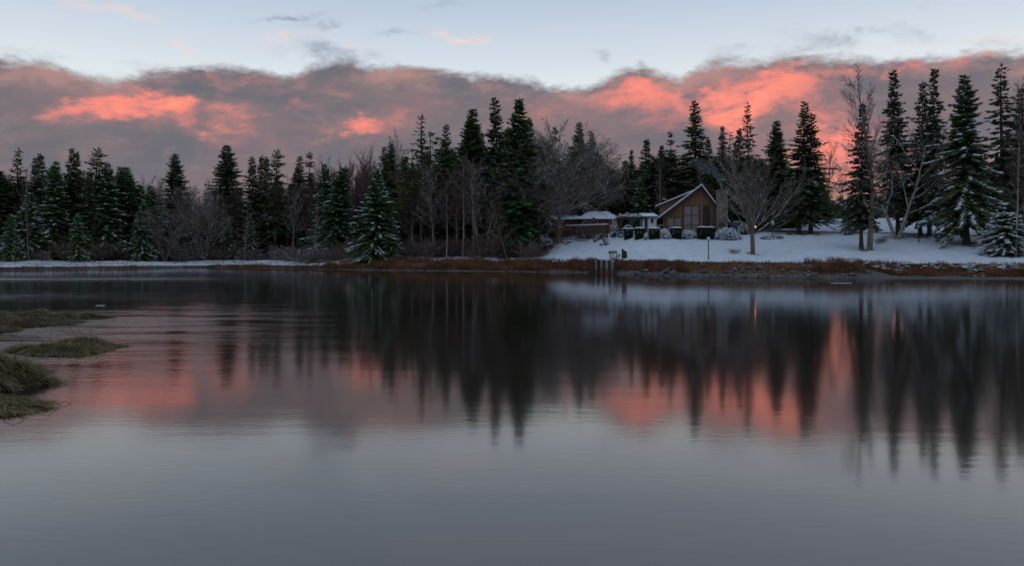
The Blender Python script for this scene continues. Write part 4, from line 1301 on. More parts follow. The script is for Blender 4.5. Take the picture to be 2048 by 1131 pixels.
# ------------------------------------------------------------------ the house
def house():
    V = hit(1402.7, 474)
    rz = math.radians(-10.5)
    R = Matrix.Rotation(rz, 3, 'Z')
    O = V - R @ Vector((0, -1.0, 0))
    t = thing('chalet_house', 'brown cedar chalet with pointed glass front and snowy roof', 'house', (O.x, O.y, V.z - 0.1), rz)
    t.scale = (1.05, 1.05, 1.05)
    zr = lambda x: 7.5 - (0.758 * -x if x < 0 else 1.32 * x)

    def face(A, B, wins, top, bw=0.19):
        A, B = Vector((*A, 0)), Vector((*B, 0))
        d = B - A
        L = d.length
        d.normalize()
        n = Vector((d.y, -d.x, 0))
        if n.y > 0 and abs(n.y) > 0.2:
            n = -n
        return A, d, n, L

    wall, back, frame = MB(), MB(), MB()
    panes, pane_dark = [], []

    def slab(mb, A, d, n, s0, s1, z0, z1a, z1b, o0, o1):
        """upright slab along a face, its top may slope"""
        P = [A + d * s0 + n * o0, A + d * s1 + n * o0, A + d * s1 + n * o1, A + d * s0 + n * o1]
        zt = [z1a, z1b, z1b, z1a]
        vs = [(p.x, p.y, z0) for p in P] + [(p.x, p.y, z) for p, z in zip(P, zt)]
        mb.add(vs, [(0, 3, 2, 1), (4, 5, 6, 7), (0, 1, 5, 4), (1, 2, 6, 5), (2, 3, 7, 6), (3, 0, 4, 7)])

    def do_face(A, B, wins, n_hint, topf):
        A, B = Vector((*A, 0)), Vector((*B, 0))
        d = B - A
        L = d.length
        d.normalize()
        n = Vector((d.y, -d.x, 0))
        if n.dot(Vector((*n_hint, 0))) < 0:
            n = -n
        tf = lambda s: topf(A + d * s)
        # backing around the openings
        cuts = sorted({0, L} | {c for w in wins for c in w[:2]})
        for a, b in zip(cuts[:-1], cuts[1:]):
            m_ = (a + b) / 2
            w = [w for w in wins if w[0] <= m_ <= w[1]]
            if w:
                slab(back, A, d, n, a, b, -0.6, w[0][2], w[0][2], -0.08, 0.0)
                slab(back, A, d, n, a, b, w[0][3], tf(a), tf(b), -0.08, 0.0)
            else:
                slab(back, A, d, n, a, b, -0.6, tf(a), tf(b), -0.08, 0.0)
        nb = int(L / 0.2)
        bw = L / nb
        for i in range(nb):
            a, b = i * bw + 0.012, (i + 1) * bw - 0.012
            m_ = (a + b) / 2
            w = [w for w in wins if w[0] - 0.03 < m_ < w[1] + 0.03]
            o1 = 0.028 + 0.006 * ((i * 7) % 3)
            if w:
                slab(wall, A, d, n, a, b, -0.6, w[0][2] - .02, w[0][2] - .02, 0.002, o1)
                slab(wall, A, d, n, a, b, w[0][3] + .02, max(w[0][3] + .03, tf(a) - .02), max(w[0][3] + .03, tf(b) - .02), 0.002, o1)
            else:
                slab(wall, A, d, n, a, b, -0.6, tf(a) - .02, tf(b) - .02, 0.002, o1)
        for (a, b, z0, z1, nx, nz, dark) in [w for w in wins if len(w) == 7]:
            for i in range(nx + 1):
                s = a + (b - a) * i / nx
                hw = 0.06 if i in (0, nx) else 0.045
                slab(frame, A, d, n, s - hw, s + hw, z0, z1, z1, -0.05, 0.075)
            for j in range(nz + 1):
                z = z0 + (z1 - z0) * j / nz
                for i in range(nx):
                    sa, sb = a + (b - a) * i / nx + 0.062, a + (b - a) * (i + 1) / nx - 0.062
                    slab(frame, A, d, n, sa, sb, z - 0.05, z + 0.05, z + 0.05, -0.045, 0.070)
            for i in range(nx):
                for j in range(nz):
                    mb = MB()
                    slab(mb, A, d, n, a + (b - a) * i / nx + .063, a + (b - a) * (i + 1) / nx - .063,
                         z0 + (z1 - z0) * j / nz + .052, z0 + (z1 - z0) * (j + 1) / nz - .052, z0 + (z1 - z0) * (j + 1) / nz - .052, -0.02, 0.0)
                    panes.append((mb, dark))

    roof_u = lambda p: zr(p.x) - 0.30
    do_face((0, -1.0), (-5.4, 0), [(0.30, 2.52, 0.42, 4.62, 2, 3, False), (2.80, 4.92, 0.48, 2.92, 2, 2, False)], (-0.4, -0.9), roof_u)
    do_face((0, -1.0), (3.4, 0), [(0.32, 1.15, 0.6, 4.62, 1, 3, True)], (0.4, -0.9), roof_u)
    do_face((-5.4, 0), (-5.4, 10), [], (-1, 0), roof_u)
    do_face((3.4, 0), (3.4, 10), [], (1, 0), roof_u)
    do_face((-5.4, 10), (0, 10), [], (0, 1), roof_u)
    do_face((3.4, 10), (0, 10), [], (0, 1), roof_u)
    slab(wall, Vector((-0.16, -1.1, 0)), Vector((1, 0, 0)), Vector((0, -1, 0)), 0, 0.32, -0.5, 7.1, 7.1, -0.1, 0.05)
    # dormer: cheek towards the front, low side wall to the left
    top_d = lambda p: 4.72 + (p.x + 5.85) * 0.41
    do_face((-5.85, 1.5), (-1.0, 1.5), [], (0, -1), top_d)
    do_face((-5.85, 1.5), (-5.85, 8.0), [], (-1, 0), top_d)
    w = wall.build('siding', M['siding'], t)
    w['kind'] = 'stuff'
    back.build('wall', M['siding_back'], t)
    fo = frame.build('window_frame', M['fascia'], t)
    for mb, dark in panes:
        mb.build('pane', M['glass_dark' if dark else 'glass'], t)
    # roof slopes with a pointed front, fascia showing, snow on top
    for e in (-7.2, 4.15):
        sd = -1 if e < 0 else 1
        poly = [(0, -1.9, 7.5), (0, 10.4, 7.5), (e, 10.4, zr(e)), (e, -0.6, zr(e))]
        r_ = MB().prism([(x, y, z - 0.30) for x, y, z in poly], (0, 0, 0.29)).build('roof', M['fascia'], t)
        e2 = e - sd * 0.04
        sp = [(sd * 0.02, -1.86, 7.5), (sd * 0.02, 10.35, 7.5), (e2, 10.35, zr(e2)), (e2, -0.56, zr(e2))]
        MB().prism(sp, (0, 0, 0.20)).build('snow', M['snow'], r_)
    dz = lambda x: 4.74 + (x + 5.85) * 0.41
    poly = [(-6.5, 0.9, dz(-6.5)), (-6.5, 8.4, dz(-6.5)), (-0.7, 8.4, dz(-0.7)), (-0.7, 0.9, dz(-0.7))]
    d_ = MB().prism(poly, (0, 0, 0.20)).build('dormer_roof', M['fascia'], t)
    MB().prism([(x, y, z + 0.21) for x, y, z in poly], (0, 0, 0.13)).build('snow', M['snow'], d_)
    # porch canopy and its yellow post at the left corner
    MB().box(-6.9, -5.46, -0.4, 1.6, 1.80, 1.90).build('porch_canopy', M['white'], t)
    MB().box(-5.98, -5.86, -0.35, -0.23, -0.4, 1.79).build('porch_post', M['yellow'], t)
    MB().box(-5.47, -5.45, 0.4, 1.4, -0.4, 1.75).build('door', M['fascia'], t)
    for z in (0.55, 1.25):
        s_ = MB().box(-7.4, -6.4, 0.2, 0.8, z - 0.06, z).build('shelf', M['dark_wood'], t)
        snow_lumps([(-7.3 + 0.15 * i, 0.45, z + 0.07) for i in range(7)], 0.15, s_, 3, 0.6)
    MB().box(-7.5, -7.401, 0.2, 0.8, -0.6, 1.5).box(-6.399, -6.3, 0.2, 0.8, -0.6, 1.5).build('shelf_side', M['dark_wood'], t)
    # fieldstone chimney
    ch = MB()
    cx, cy, hw, hd = 2.85, -0.95, 0.70, 0.45
    Hc = 6.75
    ch.box(cx - hw, cx + hw, cy - hd, cy + hd, -0.6, Hc)
    c_ = ch.build('chimney', M['mortar'], t)
    st = MB()
    r = random.Random(5)
    for (ax_, sgn) in ((0, -1), (0, 1), (1, -1), (1, 1)):
        z = -0.4
        while z < Hc - 0.05:
            hgt = r.uniform(0.15, 0.27)
            s = -hw - 0.05
            lim = hw if ax_ == 0 else hd
            while s < lim:
                wd = r.uniform(0.16, 0.36)
                m_ = s + wd / 2
                if ax_ == 0:
                    c = (cx + min(m_, lim), cy + sgn * hd, z + hgt / 2)
                    st.lump(c, wd * 0.5, 0.085, hgt * 0.5, r.random(), 0, 0, 0.16)
                else:
                    c = (cx + sgn * hw, cy + min(m_, lim), z + hgt / 2)
                    st.lump(c, 0.085, wd * 0.5, hgt * 0.5, r.random(), 0, 0, 0.16)
                s += wd + 0.015
            z += hgt + 0.012
    so = st.build('stone_facing', M['fieldstone'], c_)
    so['kind'] = 'stuff'
    MB().box(cx - hw - .08, cx + hw + .08, cy - hd - .08, cy + hd + .08, Hc - .02, Hc + .10).build('chimney_cap', M['mortar'], c_)
    MB().tube([(cx, cy, Hc + .1), (cx, cy, Hc + .52)], [0.17, 0.15], 12).build('flue', M['clay'], c_)
    wr = MB()
    for k in range(26):
        a = 2 * PI * k / 26
        wr.lump((cx + 0.30 * math.cos(a) - .05, cy - hd - 0.13, 1.75 + 0.30 * math.sin(a)), 0.08, 0.06, 0.08, k, 0, 0, 0.3)
    wr.build('wreath', M['hedge'], c_)
    # smoke from the flue
    tip = Vector((O.x, O.y, V.z - 0.1)) + R @ Vector((cx, cy, Hc + 0.5)) * 1.05
    sm = MB()
    r = random.Random(3)
    path = [(0, 0, 0), (0.02, 0, .35), (0.0, .1, .8), (-.25, .3, 1.4), (-.8, .5, 2.2), (-1.7, .9, 3.0), (-3.0, 1.2, 3.6), (-4.6, 1.5, 4.0)]
    rad = [0.12, 0.26, 0.36, 0.5, 0.72, 0.95, 1.1, 0.6]
    sm.tube([(tip.x + a, tip.y + b, tip.z + c) for a, b, c in path], rad, 10)
    m_ = bpy.data.materials.new('smoke')
    m_.use_nodes = True
    tt = m_.node_tree
    tt.nodes.clear()
    q = G(tt)
    pv = q.n('ShaderNodeVolumePrincipled')
    pv.inputs['Color'].default_value = (0.75, 0.82, 0.95, 1)
    pos = q.n('ShaderNodeNewGeometry').outputs['Position']
    sp = q.n('ShaderNodeSeparateXYZ')
    tt.links.new(pos, sp.inputs[0])
    fall = q.m('EXPONENT', q.m('MULTIPLY', q.m('SUBTRACT', sp.outputs[2], tip.z), -1.15))
    nz = q.ss(q.noise(pos, 1.6, 3, 0.6), 0.35, 0.7)
    q.put(pv.inputs['Density'], q.m('MULTIPLY', q.m('ADD', q.m('MULTIPLY', fall, 1.5), 0.10), nz))
    oo = q.n('ShaderNodeOutputMaterial')
    tt.links.new(pv.outputs[0], oo.inputs['Volume'])
    s_ = sm.build('smoke', m_, None, True)
    tag(s_, 'thin bluish smoke drifting from the stone chimney', 'smoke', kind='stuff')
    return V


HV = house()
hg = [(1250, 1266, 456, 478, 'smallest clipped hedge block, leftmost of the hedge row'),
      (1272, 1290, 455, 478, 'clipped hedge block before the pergola end, second in the row'),
      (1300, 1320, 455, 478, 'clipped hedge block before the white garden shed'),
      (1344, 1363, 454, 478, 'clipped hedge block before the lower house window'),
      (1399, 1430, 453, 479, 'widest clipped hedge block in front of the house corner')]
for i, (a, b, c, d, l) in enumerate(hg):
    hedge(a, b, c, d, l, 1.2 if i < 4 else 1.8, i + 1)
for i, (a, b, c, d, l, cv) in enumerate([
        (1288, 1300, 466, 479, 'small snow-dotted bush between the second and third hedge block', 0.5),
        (1312, 1345, 459, 478, 'low spreading snow-covered bush left of the lower house window', 1.2),
        (1360, 1401, 461, 478, 'long snow-covered bush under the tall house window', 1.2),
        (1427, 1487, 457, 481, 'largest snow-covered bush at the foot of the chimney', 1.0),
        (1061, 1107, 470, 506, 'round green bush with snowy top at the lawn corner', 0.55),
        (1222, 1238, 440, 475, 'tall slim snow-flecked bush at the cottage corner', 0.4),
        (1153, 1166, 450, 478, 'dark pointed bush with snow before the deck railing', 0.5),
        (1172, 1188, 462, 478, 'low tawny bush in the rock garden', 0.25),
        (1196, 1212, 464, 478, 'low green bush beside the rock garden steps', 0.3),
        (1415, 1432, 440, 466, 'round bush with a snow ball beside the chimney', 0.5),
        (1478, 1500, 446, 470, 'dark green bush behind the fan-shaped bare tree', 0.4),
        (1690, 1710, 452, 470, 'small leafy bush under the dark straight trunk', 0.3)]):
    mound(a, b, c, d, l, cover=cv, seed=20 + i, mt='vine' if 'tawny' in l else 'hedge', trunk='lawn corner' in l)


# ------------------------------------------------------------------ cottage, railing, pergola, shed
def window(parent, cx, z0, w, h, y, nx, frame_mat, name='window'):
    f = MB()
    e = 0.09
    f.box(cx - w / 2, cx + w / 2, y - 0.07, y + .02, z0, z0 + e)
    f.box(cx - w / 2, cx + w / 2, y - 0.07, y + .02, z0 + h - e, z0 + h)
    for i in range(nx + 1):
        x = cx - w / 2 + (w - e) * i / nx
        f.box(x, x + e, y - 0.068, y + .018, z0 + e + .001, z0 + h - e - .001)
    fo = f.build(name, frame_mat, parent)
    for i in range(nx):
        x0, x1 = cx - w / 2 + (w - e) * i / nx + e, cx - w / 2 + (w - e) * (i + 1) / nx
        MB().box(x0 + .002, x1 - .002, y - 0.03, y - 0.02, z0 + e, z0 + h - e).build('pane', M['glass_dark'], fo)
    return fo


def cottage():
    fp = hit(1195, 476)
    p = Vector((0, fp.y + 5.0, 0))
    k = p.y / F
    X = lambda px: (px - 1199) * k
    p.x = (1199 - 1024) * k
    Z = lambda py: CAMH - (py - HZ) * k
    zb = min(gz(p.x, p.y), Z(476)) - 0.3
    t = thing('cottage', 'low red-brown cottage with snowy hip roof behind the railing', 'cottage', (p.x, p.y, zb))
    z = lambda py: Z(py) - zb
    x0, x1 = X(1160), X(1239)
    wl = MB()
    wl.box(x0 + .04, x1 - .04, 0.04, 6.0, 0, z(437.5))
    wl.build('wall', M['siding_back'], t)
    bd = MB()
    n = 34
    wins = [(X(1167), X(1182)), (X(1194.5), X(1206)), (X(1218.5), X(1234))]
    zw0, zw1 = z(452.5), z(441.2)
    for i in range(n):
        a, b = x0 + (x1 - x0) * i / n + .008, x0 + (x1 - x0) * (i + 1) / n - .008
        m_ = (a + b) / 2
        if any(u < m_ < v for u, v in wins):
            bd.box(a, b, 0.0, 0.035, 0, zw0)
            bd.box(a, b, 0.0, 0.035, zw1, z(437.6))
        else:
            bd.box(a, b, -0.002 * (i % 3), 0.035, 0, z(437.6))
    o = bd.build('siding', M['red_wall'], t)
    o['kind'] = 'stuff'
    for (u, v), fm, nx in zip(wins, ('white', 'yellow', 'white'), (2, 1, 2)):
        window(t, (u + v) / 2, zw0 - .02, v - u, zw1 - zw0 + .04, 0.0, nx, M[fm])
    e0, e1, ze, zt = X(1150), X(1245), z(438), z(423)
    r0, r1 = X(1183), X(1218)

    def hip(dz, ins, hgt):
        a, b = e0 + ins, e1 - ins
        return [(a, -0.6 + ins, ze + dz), (b, -0.6 + ins, ze + dz), (b, 6.6 - ins, ze + dz), (a, 6.6 - ins, ze + dz), (r0, 3.0, zt + dz + hgt), (r1, 3.0, zt + dz + hgt)]
    F_ = [(0, 1, 5, 4), (1, 2, 5), (2, 3, 4, 5), (3, 0, 4), (3, 2, 1, 0)]
    ro = MB().add(hip(0, 0, 0), F_).build('roof', M['fascia'], t)
    MB().add(hip(0.03, 0.03, 0.18), F_).build('snow', M['snow'], ro)
    MB().box(e0, e1, -0.66, -0.61, ze - 0.14, ze + 0.02).build('fascia', M['fascia'], t)
    # lower annex roof at its left end
    a0, a1 = X(1150), X(1165)
    MB().box(X(1108), x0 - .02, 0.8, 5.0, 0, z(441)).build('annex', M['red_wall'], t)
    an = MB().prism([(X(1104), 0.3, z(440)), (x0 + .1, 0.3, z(440)), (x0 + .1, 5.2, z(431)), (X(1104), 5.2, z(431))], (0, 0, .12)).build('annex_roof', M['fascia'], t)
    MB().prism([(X(1104), 0.28, z(440) + .13), (x0 + .1, 0.28, z(440) + .13), (x0 + .1, 5.2, z(431) + .13), (X(1104), 5.2, z(431) + .13)], (0, 0, .14)).build('snow', M['snow'], an)


cottage()


def railing():
    a, b = hit(1131, 477.5), hit(1214, 476)
    L = (b - a).length
    ang = math.atan2(b.y - a.y, b.x - a.x)
    t = thing('deck_railing', 'dark upright-board deck railing with a snowy top rail', 'railing', (a.x, a.y, min(a.z, b.z) - 0.05), ang)
    h = 27 * mpp(a)
    pale = MB().box(-0.07, 0.07, -0.02, 0.02, 0.1, h - 0.12).mesh('pale', M['dark_wood'])
    pale2 = MB().box(-0.11, 0.11, -0.02, 0.02, 0.1, h - 0.12).mesh('pale', M['brown_wood'])
    n = 26
    for i in range(n):
        o = link('pale', pale if i < 9 else pale2, t)
        o.location = (L * (i + 0.5) / n, 0.0 + 0.004 * (i % 3), 0)
    MB().box(-0.1, L + .1, -0.07, 0.07, h - 0.12, h - 0.04).build('top_rail', M['dark_wood'], t)
    MB().box(-0.1, L + .1, 0.025, 0.07, h * 0.45, h * 0.45 + .1).build('middle_rail', M['dark_wood'], t)
    for i in range(4):
        MB().box(L * i / 3 - .07, L * i / 3 + .07, 0.03, 0.15, -0.3, h - 0.125).build('post', M['dark_wood'], t)
    cap(MB(), -0.12, L + .12, -0.10, 0.10, h - 0.04, 0.12, 4, 40).build('snow', M['snow'], t, True)
    # rock garden, steps and slabs before it
    for i, (px_, py_, w, l) in enumerate([(1200, 478, 9, 'pointed dark rock before the deck railing'), (1131, 489, 6, 'dark rock at the left end of the lawn slope'),
                                          (1137, 486, 8, 'low snow-edged rock near the left lawn slope'), (1192, 483, 13, 'snow-flecked heap of stones by the garden steps'),
                                          (1169, 479, 5, 'small snow-capped stone before the railing'), (1241, 475, 7, 'flat snow-capped stone left of the hedge row')]):
        p = hit(px_, py_)
        k = mpp(p)
        q = thing('garden_rock', l, 'rock', (p.x, p.y, p.z), 0.3 * i)
        MB().lump((0, 0, 0.1), w * k * .5, .35, w * k * .36, i, 0, 1, .25).build('rock', M['stone'], q)
        snow_lumps([(random.Random(i * 9 + j).uniform(-.3, .3), random.Random(i * 7 + j).uniform(-.2, .2), 0.06 + w * k * .36) for j in range(5)], 0.14, q, i, .4)
    for px0, px1, py_, l in [(1125, 1170, 479.5, 'long low timber edge holding the upper garden bed'), (1154, 1178, 482, 'short dark timber edge below the garden bed')]:
        p0, p1 = hit(px0, py_), hit(px1, py_ - 1)
        d = p1 - p0
        q = thing('timber_edge', l, 'timber edging', tuple(p0), math.atan2(d.y, d.x))
        LL = math.hypot(d.x, d.y)
        MB().box(0, LL, -0.08, 0.08, -0.1, 0.16).build('timber', M['dark_wood'], q)
        cap(MB(), 0, LL, -0.05, 0.10, 0.16, 0.08, 3, 16).build('snow', M['snow'], q, True)
    s0 = hit(1222, 487)
    q = thing('garden_steps', 'snowy garden steps climbing to the cottage', 'steps', tuple(s0))
    for i in range(5):
        st = MB().box(-0.85, 0.85, i * 1.1, i * 1.1 + 0.55, i * 0.26 - 0.3, i * 0.26 + 0.05).build('step', M['dark_wood'], q)
        cap(MB(), -0.84, 0.84, i * 1.1 + .03, i * 1.1 + 0.55, i * 0.26 + 0.05, 0.08, i, 8).build('snow', M['snow'], st, True)


railing()


def pergola():
    p = hit(1265, 475)
    p.y += 2.0
    k = p.y / F
    p.x = (1265 - 1024) * k
    X = lambda px: (px - 1265) * k
    zb = gz(p.x, p.y) - 0.2
    z = lambda py: CAMH - (py - HZ) * k - zb
    t = thing('vine_pergola', 'brown pergola roofed with red vine under snow', 'pergola', (p.x, p.y, zb))
    for x in (X(1242), X(1262), X(1287)):
        for y in (0, 2.4):
            MB().box(x - .09, x + .09, y - .09, y + .09, 0, z(438)).build('post', M['brown_wood'], t)
    for y in (-0.12, 2.3):
        MB().box(X(1234), X(1294), y, y + .1, z(438), z(435.5)).build('beam', M['brown_wood'], t)
    for i in range(12):
        x = X(1236) + (X(1292) - X(1236)) * i / 11
        MB().box(x - .04, x + .04, -0.3, 2.7, z(435.4), z(433.6)).build('rafter', M['brown_wood'], t)
    r = random.Random(8)
    pts = [(r.uniform(X(1235), X(1293)), r.uniform(-0.4, 2.7), z(435) + abs(r.gauss(0, .28)) + .1 * math.sin(i)) for i in range(1500)]
    for _ in range(420):
        c = r.choice((X(1242), X(1262), X(1287)))
        pts.append((c + r.gauss(0, .22), r.choice((0, 2.4)) + r.gauss(0, .15), r.uniform(0.3, z(437))))
    leaves(pts, 0.075, M['vine'], 'vine', t, 5)
    snow_lumps([(r.uniform(X(1236), X(1292)), r.uniform(-0.4, 2.6), z(433.5) + abs(r.gauss(0, .22))) for _ in range(260)], 0.13, t, 6, .5)
    la = MB()
    n = 18
    for i in range(n):
        x = X(1242) + (X(1287) - X(1242)) * i / (n - 1)
        la.box(x - .02, x + .02, 2.36, 2.39, 0.2, z(455))
    for j in range(7):
        zz = 0.25 + (z(455.5) - 0.25) * j / 6
        la.box(X(1242), X(1287), 2.392, 2.41, zz - .02, zz + .02)
    o = la.build('lattice', M['brown_wood'], t)
    o['kind'] = 'stuff'
    MB().box(X(1243), X(1286), 2.6, 2.65, 0.1, z(452)).build('back_panel', M['siding_back'], t)


pergola()


def shed():
    p = hit(1299, 474)
    p.y += 4.5
    k = p.y / F
    p.x = (1299 - 1024) * k
    X = lambda px: (px - 1299) * k
    zb = gz(p.x, p.y) - 0.3
    z = lambda py: CAMH - (py - HZ) * k - zb
    t = thing('garden_shed', 'white garden shed with dark door beside the pergola', 'shed', (p.x, p.y, zb))
    wl = MB()
    wl.box(X(1286), X(1289), 0, .1, 0, z(435)).box(X(1295.5), X(1301.5), 0, .1, 0, z(435)).box(X(1307), X(1313), 0, .1, 0, z(435))
    wl.box(X(1289), X(1295.5), 0, .1, z(437.5), z(435)).box(X(1301.5), X(1307), 0, .1, z(437), z(435)).box(X(1301.5), X(1307), 0, .1, 0, z(446))
    wl.box(X(1286), X(1313), 2.6, 2.7, 0, z(432)).box(X(1286), X(1286.8), .11, 2.59, 0, z(434)).box(X(1312), X(1313), .11, 2.59, 0, z(434))
    wl.build('wall', M['white'], t)
    d = MB().box(X(1289) + .01, X(1295.5) - .01, .03, .07, 0.1, z(437.5) - .01).build('door', M['fascia'], t)
    MB().box(X(1290.2), X(1294.3), .015, .028, z(451), z(439)).build('pane', M['glass_dark'], d)
    MB().box(X(1301.5) + .01, X(1307) - .01, .04, .06, z(446) + .01, z(437) - .01).build('pane', M['glass_dark'], t)
    po = [(X(1284), -.4, z(434.5)), (X(1315), -.4, z(434.5)), (X(1315), 3.0, z(428)), (X(1284), 3.0, z(428))]
    r_ = MB().prism(po, (0, 0, .12)).build('roof', M['fascia'], t)
    MB().prism([(x, y, zz + .125) for x, y, zz in po], (0, 0, .16)).build('snow', M['snow'], r_)


shed()


def well():
    p = hit(1256, 477)
    p.y += 1.9
    k = p.y / F
    p.x = (1256 - 1024) * k
    X = lambda px: (px - 1256) * k
    zb = gz(p.x, p.y) - 0.1
    z = lambda py: CAMH - (py - HZ) * k - zb
    t = thing('garden_arbour', 'small gabled garden arbour with snowy rails behind the hedge', 'arbour', (p.x, p.y, zb))
    for s in (-1, 1):
        MB().box(s * 0.72 - .05, s * .72 + .05, -.05, .05, 0, z(459)).build('post', M['brown_wood'], t)
        r_ = MB().prism([(s * .95, -.3, z(460)), (s * .25, -.3, z(452.5)), (s * .25, .4, z(452.5)), (s * .95, .4, z(460))], (0, 0, .07)).build('roof', M['brown_wood'], t)
        MB().prism([(s * .95, -.3, z(460) + .075), (s * .25, -.3, z(452.5) + .075), (s * .25, .4, z(452.5) + .075), (s * .95, .4, z(460) + .075)], (0, 0, .09)).build('snow', M['snow'], r_)
    MB().box(-.25, .25, -.32, .42, z(452.5) - .01, z(452.5) + .07).build('ridge_board', M['brown_wood'], t)
    cap(MB(), -.27, .27, -.32, .42, z(452.5) + .07, .12, 2).build('snow', M['snow'], t, True)
    for j, py_ in enumerate((464, 470)):
        b = MB().box(X(1239), X(1272), -.14, .14, z(py_) - .07, z(py_)).build('rail', M['brown_wood'], t)
        cap(MB(), X(1239), X(1272), -.15, .15, z(py_), .12, j, 14).build('snow', M['snow'], b, True)
    for x in (X(1240), X(1271)):
        MB().box(x - .06, x + .06, -.1, .1, 0, z(470) - .08).build('rail_post', M['brown_wood'], t)


well()


# ------------------------------------------------------------------ lawn furniture
def bench():
    p = hit(1230, 516.5)
    t = thing('garden_bench', 'dark wooden garden bench with snow on its seat, above the landing', 'bench', tuple(p), math.radians(38))
    for i in range(3):
        b = MB().box(-0.85, 0.75, -0.28 + i * .2, -0.12 + i * .2, .44, .49).build('seat_slat', M['brown_wood'], t)
    cap(MB(), -.8, .7, -.27, .27, .49, .07, 3).build('snow', M['snow'], t, True)
    for i in range(2):
        MB().box(-0.8, 0.72, .40, .45, .68 + .2 * i, .84 + .2 * i).build('back_slat', M['brown_wood'], t)
    for x in (-.7, .6):
        MB().prism([(x, -.30, 0), (x, -.20, 0), (x, -.14, .44), (x, -.24, .44)], (.09, 0, 0)).build('leg', M['dark_wood'], t)
        MB().prism([(x, .22, 0), (x, .32, 0), (x, .40, 1.0), (x, .33, 1.0)], (.09, 0, 0)).build('leg', M['dark_wood'], t)
        MB().box(x, x + .09, -.30, .36, .64, .70).build('armrest', M['brown_wood'], t)
    for px_, h, r_, l in [(1245, 1.28, .14, 'tallest of three dark posts beside the garden bench'), (1248.5, 1.12, .12, 'middle of three dark posts beside the garden bench'),
                          (1252, .92, .14, 'shortest of three dark posts beside the garden bench')]:
        p = hit(px_, 516.5)
        q = thing('mooring_post', l, 'post', tuple(p), 0, 'posts beside the bench')
        MB().tube([(0, 0, -.3), (0.01, 0, h * .5), (0, .01, h)], [r_, r_ * .95, r_ * .9], 9).build('post', M['dark_wood'], q)
        MB().lump((0, 0, h + .01), r_ * .8, r_ * .8, .05, 3, 0, 0).build('snow', M['snow'], q)


bench()


def bulkhead():
    a, b = behind(1176, -0.5), behind(1230, -0.5)
    ang = math.atan2(b.y - a.y, b.x - a.x)
    t = thing('timber_bulkhead', 'landing wall of dark piles with grey rust-stained panels', 'bulkhead', (a.x, a.y, 0), ang)
    d = (b - a)
    L = math.hypot(d.x, d.y)
    W = lambda px: L * (px - 1176) / 54
    for px_, h, w, y in [(1179, 1.62, .16, .1), (1187.5, 1.80, .19, -.12), (1197.5, 1.88, .20, -.12), (1209, 1.86, .19, -.12), (1220, 1.78, .18, -.12), (1229, 1.55, .15, .1)]:
        x = W(px_)
        MB().tube([(x, y, -1.2), (x + .01, y, h * .5), (x, y, h)], [w * 1.03, w, w * .94], 10).build('pile', M['dark_wood'], t)
    for p0, p1, h in [(1191, 1195, 1.70), (1202, 1206.5, 1.72), (1212, 1217.3, 1.76), (1222.5, 1227, 1.6)]:
        MB().box(W(p0), W(p1), -.05, .04, -1, h).build('panel', M['sheet'], t)
    for zz in (1.0, 1.45):
        MB().box(W(1180), W(1229), .06, .20, zz, zz + .2).build('waler', M['dark_wood'], t)
    MB().box(W(1180), W(1187), .0, .05, .2, 1.2).build('panel', M['dark_wood'], t)
    r = random.Random(4)
    snow_lumps([(W(r.uniform(1180, 1229)), .13, 1.68) for _ in range(40)], .12, t, 2, .4)


bulkhead()


def lamp(px_, top, bot, label, kind):
    p = hit(px_, bot)
    k = mpp(p)
    h = (bot - top) * k
    t = thing('lamp_post', label, 'lamp post', tuple(p))
    MB().tube([(0, 0, -.3), (0, 0, .25), (0, 0, .26), (0, 0, h - .3)], [.085, .085, .06, .055], 10).build('pole', M['black_metal'], t)
    if kind == 'globe':
        MB().tube([(0, 0, h - .3), (0, 0, h - .24)], [.11, .11], 10).build('collar', M['black_metal'], t)
        MB().lump((0, 0, h - .05), .20, .20, .20, 1, 0, 2, 0).build('globe', M['globe'], t, True)
        MB().lump((0, 0, h + .13), .15, .15, .06, 2, 0, 1, .1).build('snow', M['snow'], t, True)
    else:
        MB().tube([(0, 0, h - .3), (0, 0, h + .05)], [.09, .16], 6).build('lantern', M['globe'], t)
        MB().tube([(0, 0, h + .05), (0, 0, h + .22)], [.22, .04], 6).build('lantern_roof', M['black_metal'], t)
        snow_lumps([(0, 0, h + .16), (.12, 0, h + .1), (-.12, .03, h + .1), (0, 0, h + .25), (0.2, 0, h - .1), (-.2, 0, h - .05)], .15, t, 2, .7)


lamp(1417, 477, 518, 'black lamp post with white globe in the middle of the lawn', 'globe')
lamp(1837.5, 452, 485, 'black lamp post with white globe between the twin spruces', 'globe')
lamp(1545, 446, 473, 'snow-capped lantern post standing in the round flower bed', 'lantern')


